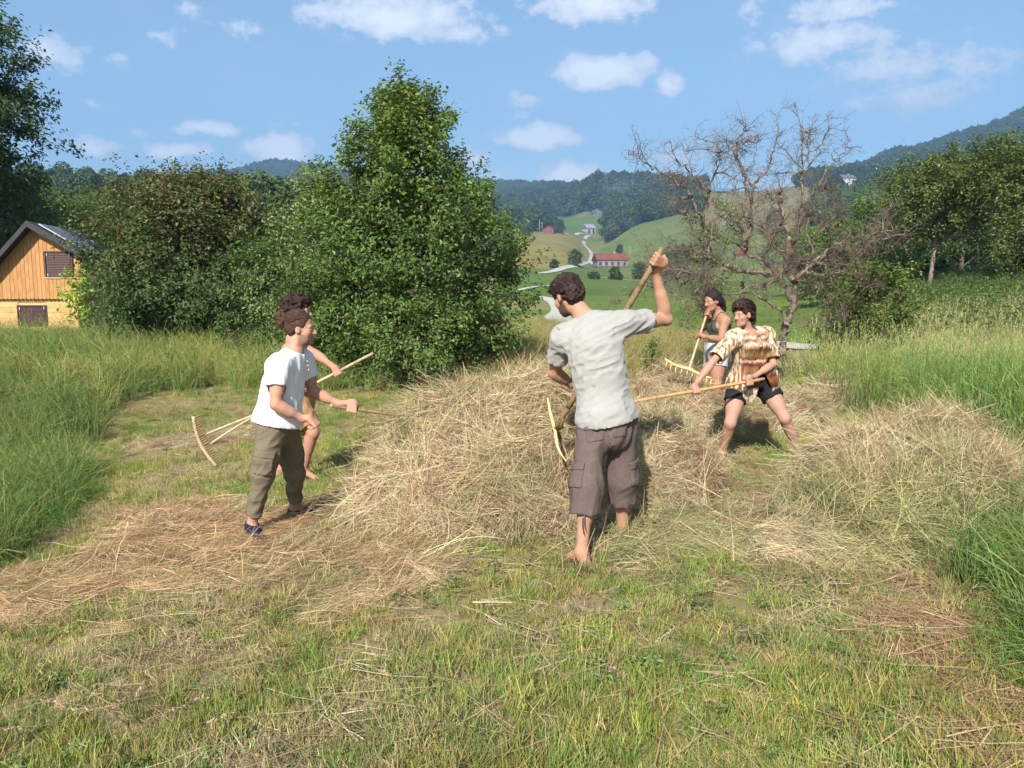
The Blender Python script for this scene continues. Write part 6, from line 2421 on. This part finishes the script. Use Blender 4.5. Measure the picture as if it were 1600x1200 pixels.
def tuft(seed, n, hgt, rad, wid, lean=.35, dry=.2, curve=.5, head=0.0, flat=False, seg=3, clumps=0):
    g = np.random.default_rng(seed)
    a = g.random(n) * 6.283
    r = rad * np.sqrt(g.random(n))
    p0 = np.stack([np.cos(a) * r, np.sin(a) * r, np.full(n, -.01)], -1)
    ctint = np.ones((n, 3))
    if clumps:          # a patch is several clumps, each a little different in height and colour
        cc = np.stack([g.normal(size=clumps), g.normal(size=clumps), np.zeros(clumps)], -1) * rad * .62
        ck = g.integers(0, clumps, n)
        a = g.random(n) * 6.283
        p0 = cc[ck] + np.stack([np.cos(a), np.sin(a), np.zeros(n)], -1) * (rad * .42 * np.sqrt(g.random(n)))[:, None] + [0, 0, -.01]
        ch = g.uniform(.65, 1.2, clumps)[ck]
        ctint = (np.array([[1, 1, 1], [1.35, 1.1, 1.3], [.75, .95, .8], [1.1, .95, 1.0], [.9, 1.1, .85]])[g.integers(0, 5, clumps)])[ck]
    if flat:
        a2 = g.random(n) * 6.283
        d = np.stack([np.cos(a2), np.sin(a2), g.uniform(-.02, .12, n)], -1)
        p0[:, 2] = g.uniform(.003, .03, n)
        L = hgt * g.uniform(.4, 1.2, n)
        p0 = p0 - d * L[:, None] * .5
        p0[:, 2] = np.maximum(p0[:, 2], .004)
        nr = unit(np.array([0, 0, 1.]) + g.normal(size=(n, 3)) * .3)
        dr = .05
    else:
        out = np.stack([np.cos(a), np.sin(a), np.zeros(n)], -1)
        d = unit(np.array([0, 0, 1.]) + out * lean * g.uniform(.2, 1.2, (n, 1)) + g.normal(size=(n, 3)) * lean * .5)
        L = hgt * g.uniform(.45, 1.15, n) * (ch if clumps else 1)
        nr = unit(g.normal(size=(n, 3)) * [1, 1, .2])
        dr = curve
    col = ctint * g.uniform(.7, 1.25, (n, 1))
    dm = g.random(n) < dry
    col[dm] *= [1.75, 1.3, 1.6]
    V, Q, C = ribbons(p0, d, nr, L, wid * g.uniform(.7, 1.3, n), col, g, .12 if not flat else .2, dr, seg)
    if head:
        m = 2 * (seg + 1)
        nh = max(1, int(n * head))
        tips = V.reshape(n, m, 3)[:nh, -1]
        prev = V.reshape(n, m, 3)[:nh, -3]
        td = unit(tips - prev)
        hv, hq, hc = [], [], []
        sp = np.concatenate([tips + td * t * .012 for t in range(9)])
        nn = len(sp)
        V2, Q2 = leaf_quads(sp + g.normal(size=(nn, 3)) * .004, rand_dirs(nn, g), np.tile(td, (9, 1)) + g.normal(size=(nn, 3)) * .3, np.full(nn, .022), .4, .2)
        V = np.vstack([V, V2])
        Q = np.vstack([Q, Q2 + n * m])
        C = np.vstack([C, np.repeat(np.ones((nn, 3)) * [1.9, 1.55, 1.9], 4, 0)])
    return new_mesh('tuft%d' % seed, V, Q, cols=C, smooth=False)


def weed(seed, n, hgt, rad, leaf):
    g = np.random.default_rng(seed)
    a = g.random(n) * 6.283
    r = rad * np.sqrt(g.random(n))
    pos = np.stack([np.cos(a) * r, np.sin(a) * r, hgt * g.uniform(.15, 1, n) * (1 - .5 * r / rad)], -1)
    V, Q = leaf_quads(pos, unit(np.array([0, 0, 1.]) + g.normal(size=(n, 3)) * .4), np.stack([np.cos(a), np.sin(a), g.normal(size=n) * .3], -1), leaf * g.uniform(.6, 1.3, n), .45, .2)
    C = np.repeat(np.ones((n, 3)) * g.uniform(.7, 1.3, (n, 1)), 4, 0)
    ns = 5
    st = np.stack([np.cos(np.arange(ns) * 1.3) * rad * .3, np.sin(np.arange(ns) * 1.3) * rad * .3, np.zeros(ns)], -1)
    V2, Q2, C2 = ribbons(st, np.array([[0, 0, 1.]] * ns) + g.normal(size=(ns, 3)) * .2, rand_dirs(ns, g), np.full(ns, hgt * .8), np.full(ns, .004), np.ones((ns, 3)) * .8, g, .1, .05)
    return new_mesh('weed%d' % seed, np.vstack([V, V2]), np.vstack([Q, Q2 + len(V)]), cols=np.vstack([C, C2]), smooth=False)


protos = [(tuft(1, 110, .085, .15, .0045, .45, .25, seg=2, clumps=7), m_grass), (tuft(2, 100, .065, .15, .0042, .6, .0, seg=2, clumps=7), m_grass), (tuft(3, 110, .115, .14, .0048, .4, .15, seg=2, clumps=6), m_grass),      # 0-2 mown
          (tuft(4, 90, .75, .20, .0075, .28, .15, .9, clumps=4), m_grass), (tuft(5, 90, .62, .22, .008, .4, .12, 1.3, clumps=4), m_grass), (tuft(6, 64, .85, .22, .0055, .2, .35, .5, .5, clumps=4), m_grass),   # 3-5 tall
          (tuft(7, 40, .20, .20, .0038, flat=True, dry=0, seg=2), m_grass), (tuft(8, 34, .32, .22, .0038, flat=True, dry=0, seg=2), m_grass),                                      # 6-7 litter
          (weed(9, 40, .12, .09, .04), m_grass), (weed(10, 90, .55, .18, .06), m_grass), (weed(11, 110, .8, .3, .075), m_grass),                                      # 8-10 weeds
          (tuft(12, 7, .42, .05, .004, .9, .0, 1.0, 1.0), m_grass), (tuft(13, 90, .32, .2, .0065, .45, .3, 1.0, seg=2, clumps=4), m_grass)]                                           # 11 seed stalks, 12 half-tall
for k, (me, mt) in enumerate(protos):
    me.materials.append(mt)

TALL_L = [(-900, 1100), (-120, 960), (40, 850), (100, 800), (140, 720), (165, 655), (240, 615), (420, 608), (480, 612), (560, 618), (620, 600), (560, 512), (-1500, 500)]
TALL_R = [(1750, 1200), (1600, 1010), (1530, 930), (1490, 855), (1540, 770), (1560, 705), (1480, 668), (1300, 645), (1250, 605), (1262, 572), (1275, 552), (1500, 500), (2600, 470), (2600, 1300)]
MIDT = [(600, 612), (700, 617), (830, 606), (1000, 596), (1100, 590), (1250, 592), (1275, 552), (1200, 548), (900, 518), (780, 512), (560, 535)]
rot_z = lambda n, g, t=.12: np.stack([g.normal(size=n) * t, g.normal(size=n) * t, g.random(n) * 6.283], -1)


def heap_cover(x, y):
    m = np.zeros(len(x))
    for blobs, seed in HEAPS:
        m = np.maximum(m, heap_h(blobs, x, y, seed))
    return m


def grass():
    g = np.random.default_rng(77)
    PT, RT, SC, IX, TN = [], [], [], [], []

    def emit(x, y, idx, scl, tint, tilt=.12, dz=0):
        n = len(x)
        PT.append(np.stack([x, y, terrain_z(x, y) + dz], -1))
        RT.append(rot_z(n, g, tilt))
        SC.append(np.repeat(scl[:, None], 3, 1) if scl.ndim == 1 else scl)
        IX.append(idx)
        TN.append(tint)

    def sample(n, y0, y1, spread=.78, power=1.0):
        y = np.sqrt(g.uniform(y0 ** 2, y1 ** 2, n)) if power == 1.0 else np.exp(g.uniform(math.log(y0), math.log(y1), n))
        x = g.uniform(-spread, spread, n) * y
        return x, y
    GY, GG, ST, OL = np.array([.29, .29, .075]), np.array([.165, .235, .05]), np.array([.42, .325, .185]), np.array([.17, .18, .06])
    # mown sward
    x, y = sample(4800, 2.2, 14, .80, 0)
    x2, y2 = sample(6000, 5, 15, .80)
    x, y = np.append(x, x2), np.append(y, y2)
    pxx, pyy = to_px(x, y, terrain_z(x, y))
    tall = inpoly(pxx, pyy, TALL_L) | inpoly(pxx, pyy, TALL_R) | (inpoly(pxx, pyy, MIDT) & (y > 11.5))
    hc = heap_cover(x, y)
    n1 = fbm(np.stack([x * 1.1, y * 1.1, x * 0 + 2], -1), 3)
    n2 = fbm(np.stack([x * .45, y * .45, x * 0 + 8], -1), 2)
    bare = sstep(.60, .74, fbm(np.stack([x * 1.6, y * 1.6, x * 0 + 31], -1), 2)) * .3
    k = ~tall & (g.random(len(x)) > np.clip(hc * 12, 0, .97)) & (g.random(len(x)) > bare)
    x, y, n1, n2 = x[k], y[k], n1[k], n2[k]
    n = len(x)
    dryness = sstep(.40, .70, n1 + .12 * g.normal(size=n))
    a = sstep(.35, .65, n2 + .12 * g.normal(size=n))[:, None]
    green = GY * a + GG * (1 - a)
    tint = green * (1 - dryness[:, None]) + ST * dryness[:, None]
    tint = tint * g.uniform(.75, 1.25, (n, 1))
    idx = np.where(dryness > .6, 1, np.where(g.random(n) < .35, 2, 0))
    emit(x, y, idx, g.uniform(.5, .95, n), tint, .2)
    print('mown', n)
    # straw litter
    x, y = sample(5200, 2.2, 13, .8, 0)
    pxx, pyy = to_px(x, y, terrain_z(x, y))
    tall = inpoly(pxx, pyy, TALL_L) | inpoly(pxx, pyy, TALL_R)
    n1 = fbm(np.stack([x * 1.1, y * 1.1, x * 0 + 2], -1), 3)
    nearhay = np.zeros(len(x))
    for dx, dy in ((.3, 0), (-.3, 0), (0, .3), (0, -.3), (.6, 0), (-.6, 0), (0, .5), (0, -.5)):
        nearhay = np.maximum(nearhay, heap_cover(x + dx, y + dy))
    prob = .04 + .30 * sstep(.50, .72, n1) + .45 * np.clip(nearhay * 5, 0, 1)
    right = inpoly(pxx, pyy, [(1420, 870), (1500, 880), (1600, 1040), (1640, 1240), (1480, 1240), (1380, 1000)])
    prob = np.where(right, .9, prob)
    k = ~tall & (g.random(len(x)) < prob)
    x, y, right = x[k], y[k], right[k]
    n = len(x)
    tint = np.array([[.46, .35, .20], [.36, .26, .15], [.55, .44, .28], [.40, .30, .16]])[g.integers(0, 4, n)] * g.uniform(.7, 1.15, (n, 1))
    tint[right] *= [1.0, .86, .8]
    emit(x, y, 6 + g.integers(0, 2, n), g.uniform(.6, 1.25, n), tint, .08, .012)
    # small weeds in the sward
    x, y = sample(900, 2.3, 12, .8, 0)
    pxx, pyy = to_px(x, y, terrain_z(x, y))
    n3 = fbm(np.stack([x * .9, y * .9, x * 0 + 50], -1), 2)
    k = (n3 > .5) & ~inpoly(pxx, pyy, TALL_L) & ~inpoly(pxx, pyy, TALL_R) & (heap_cover(x, y) < .04)
    k |= (np.hypot(pxx - 1410, pyy - 1060) < 70) | (np.hypot(pxx - 1190, pyy - 970) < 25)
    x, y = x[k], y[k]
    n = len(x)
    emit(x, y, np.full(n, 8), g.uniform(.4, .85, n), np.array([.14, .20, .055]) * g.uniform(.6, 1.4, (n, 1)), .2)
    # tall grass, left and right
    for poly, side in ((TALL_L, -1), (TALL_R, 1)):
        x, y = sample(13000, 2.6, 26, 1.0)
        x3, y3 = sample(3800, 2.6, 9, 1.0)
        x, y = np.append(x, x3), np.append(y, y3)
        z = terrain_z(x, y)
        pxx, pyy = to_px(x, y, z)
        k = inpoly(pxx, pyy, poly) & (pxx > -260) & (pxx < 1860) & (g.random(len(x)) < np.clip(9.0 / y, .45, 1))
        k &= ~((np.abs(pxx - 57) < 90) & (y > 25.2))
        k &= ~((pxx > 1190) & (pxx < 1285 + 30 * g.random(len(x))) & (y > 14))
        x, y, pxx, pyy = x[k], y[k], pxx[k], pyy[k]
        n = len(x)
        n1 = fbm(np.stack([x * .8, y * .8, x * 0 + 12], -1), 2)
        n2 = fbm(np.stack([x * .35, y * .35, x * 0 + 22], -1), 2)
        edge = np.zeros(n, bool)
        if side < 0:
            hgt = np.where(y < 9, .62, .92) * g.uniform(.7, 1.2, n)
            base = np.array([.095, .165, .038]) * (1 - n2[:, None]) + np.array([.17, .225, .06]) * n2[:, None]
            ferny = (n1 > .52) & (y > 9)
            idx = np.where(g.random(n) < .5, 3, 4)
            idx = np.where((g.random(n) < .06), 5, idx)
            idx = np.where(ferny & (g.random(n) < .35), 10, idx)
            idx = np.where((y < 11) & (g.random(n) < .28), 9, idx)
            base = np.where((n1 > .5)[:, None], base * [.62, .76, .7], base * .95)
        else:
            near = y < 7.2
            hgt = np.where(near, .62, 1.02) * g.uniform(.7, 1.25, n)
            base = np.array([.085, .16, .035]) * (1 - n2[:, None]) + np.array([.17, .215, .065]) * n2[:, None]
            pal = (~near & (pyy < 610))[:, None]
            base = np.where(pal, base * .45 + np.array([.25, .25, .13]) * .6, base)
            idx = np.where(g.random(n) < .5, 3, 4)
            idx = np.where(~near & (g.random(n) < .6), 5, idx)
            idx = np.where(near & (g.random(n) < .3), 9, idx)
            base = np.where((n1 > .52)[:, None], base * [.72, .85, .8], base)
        # shorter at the mown edge
        tint = base * np.array([1.4, 1.28, 1.2]) * g.uniform(.7, 1.3, (n, 1))
        emit(x, y, idx, hgt * np.where(idx >= 9, .8, 1.0), tint, .10)
        print('tall', n)
    # knee-high meadow behind the mown strip
    x, y = sample(12000, 11, 42, .55)
    pxx, pyy = to_px(x, y, terrain_z(x, y))
    k = inpoly(pxx, pyy, MIDT) & (y > 11.3) & ~((pxx > 1190) & (pxx < 1300) & (y > 15))
    x, y = x[k], y[k]
    n = len(x)
    n2 = fbm(np.stack([x * .3, y * .3, x * 0 + 4], -1), 2)[:, None]
    tint = (np.array([.26, .235, .09]) * n2 + np.array([.14, .19, .05]) * (1 - n2)) * g.uniform(.75, 1.25, (n, 1))
    idx = np.where(g.random(n) < .6, 12, 5)
    emit(x, y, idx, np.where(idx == 12, 1.2, .55) * g.uniform(.7, 1.2, n) * (1 + .02 * (y - 11)), tint, .1)
    print('mid', n)
    # bramble slope on the right, weeds under the bushes
    x, y = sample(14000, 15, 44, .75)
    pxx, pyy = to_px(x, y, terrain_z(x, y))
    k = (pxx > 1400) & (y > 17)
    x, y = x[k], y[k]
    n = len(x)
    n2 = fbm(np.stack([x * .25, y * .25, x * 0 + 40], -1), 2)[:, None]
    emit(x, y, np.full(n, 10), g.uniform(.8, 1.7, n), (np.array([.07, .12, .03]) * (1 - n2) + np.array([.15, .20, .045]) * n2) * g.uniform(.7, 1.25, (n, 1)), .2)
    # pale arching seed stalks near the lower left corner
    sp = [(30, 1080), (75, 1130), (190, 1190), (215, 1120), (140, 1190), (245, 1185), (60, 1010), (1190, 940), (970, 1130)]
    q = np.array([hit(a, b_) for a, b_ in sp])
    emit(q[:, 0], q[:, 1], np.full(len(q), 11), g.uniform(.6, 1.0, len(q)), np.tile([.24, .21, .13], (len(q), 1)), .3)
    scatter('grass', np.concatenate(PT), np.concatenate(RT), np.concatenate(SC), np.concatenate(IX), np.concatenate(TN), protos,
            'mown and tall meadow grass with weeds and straw litter', 'grass')


grass()
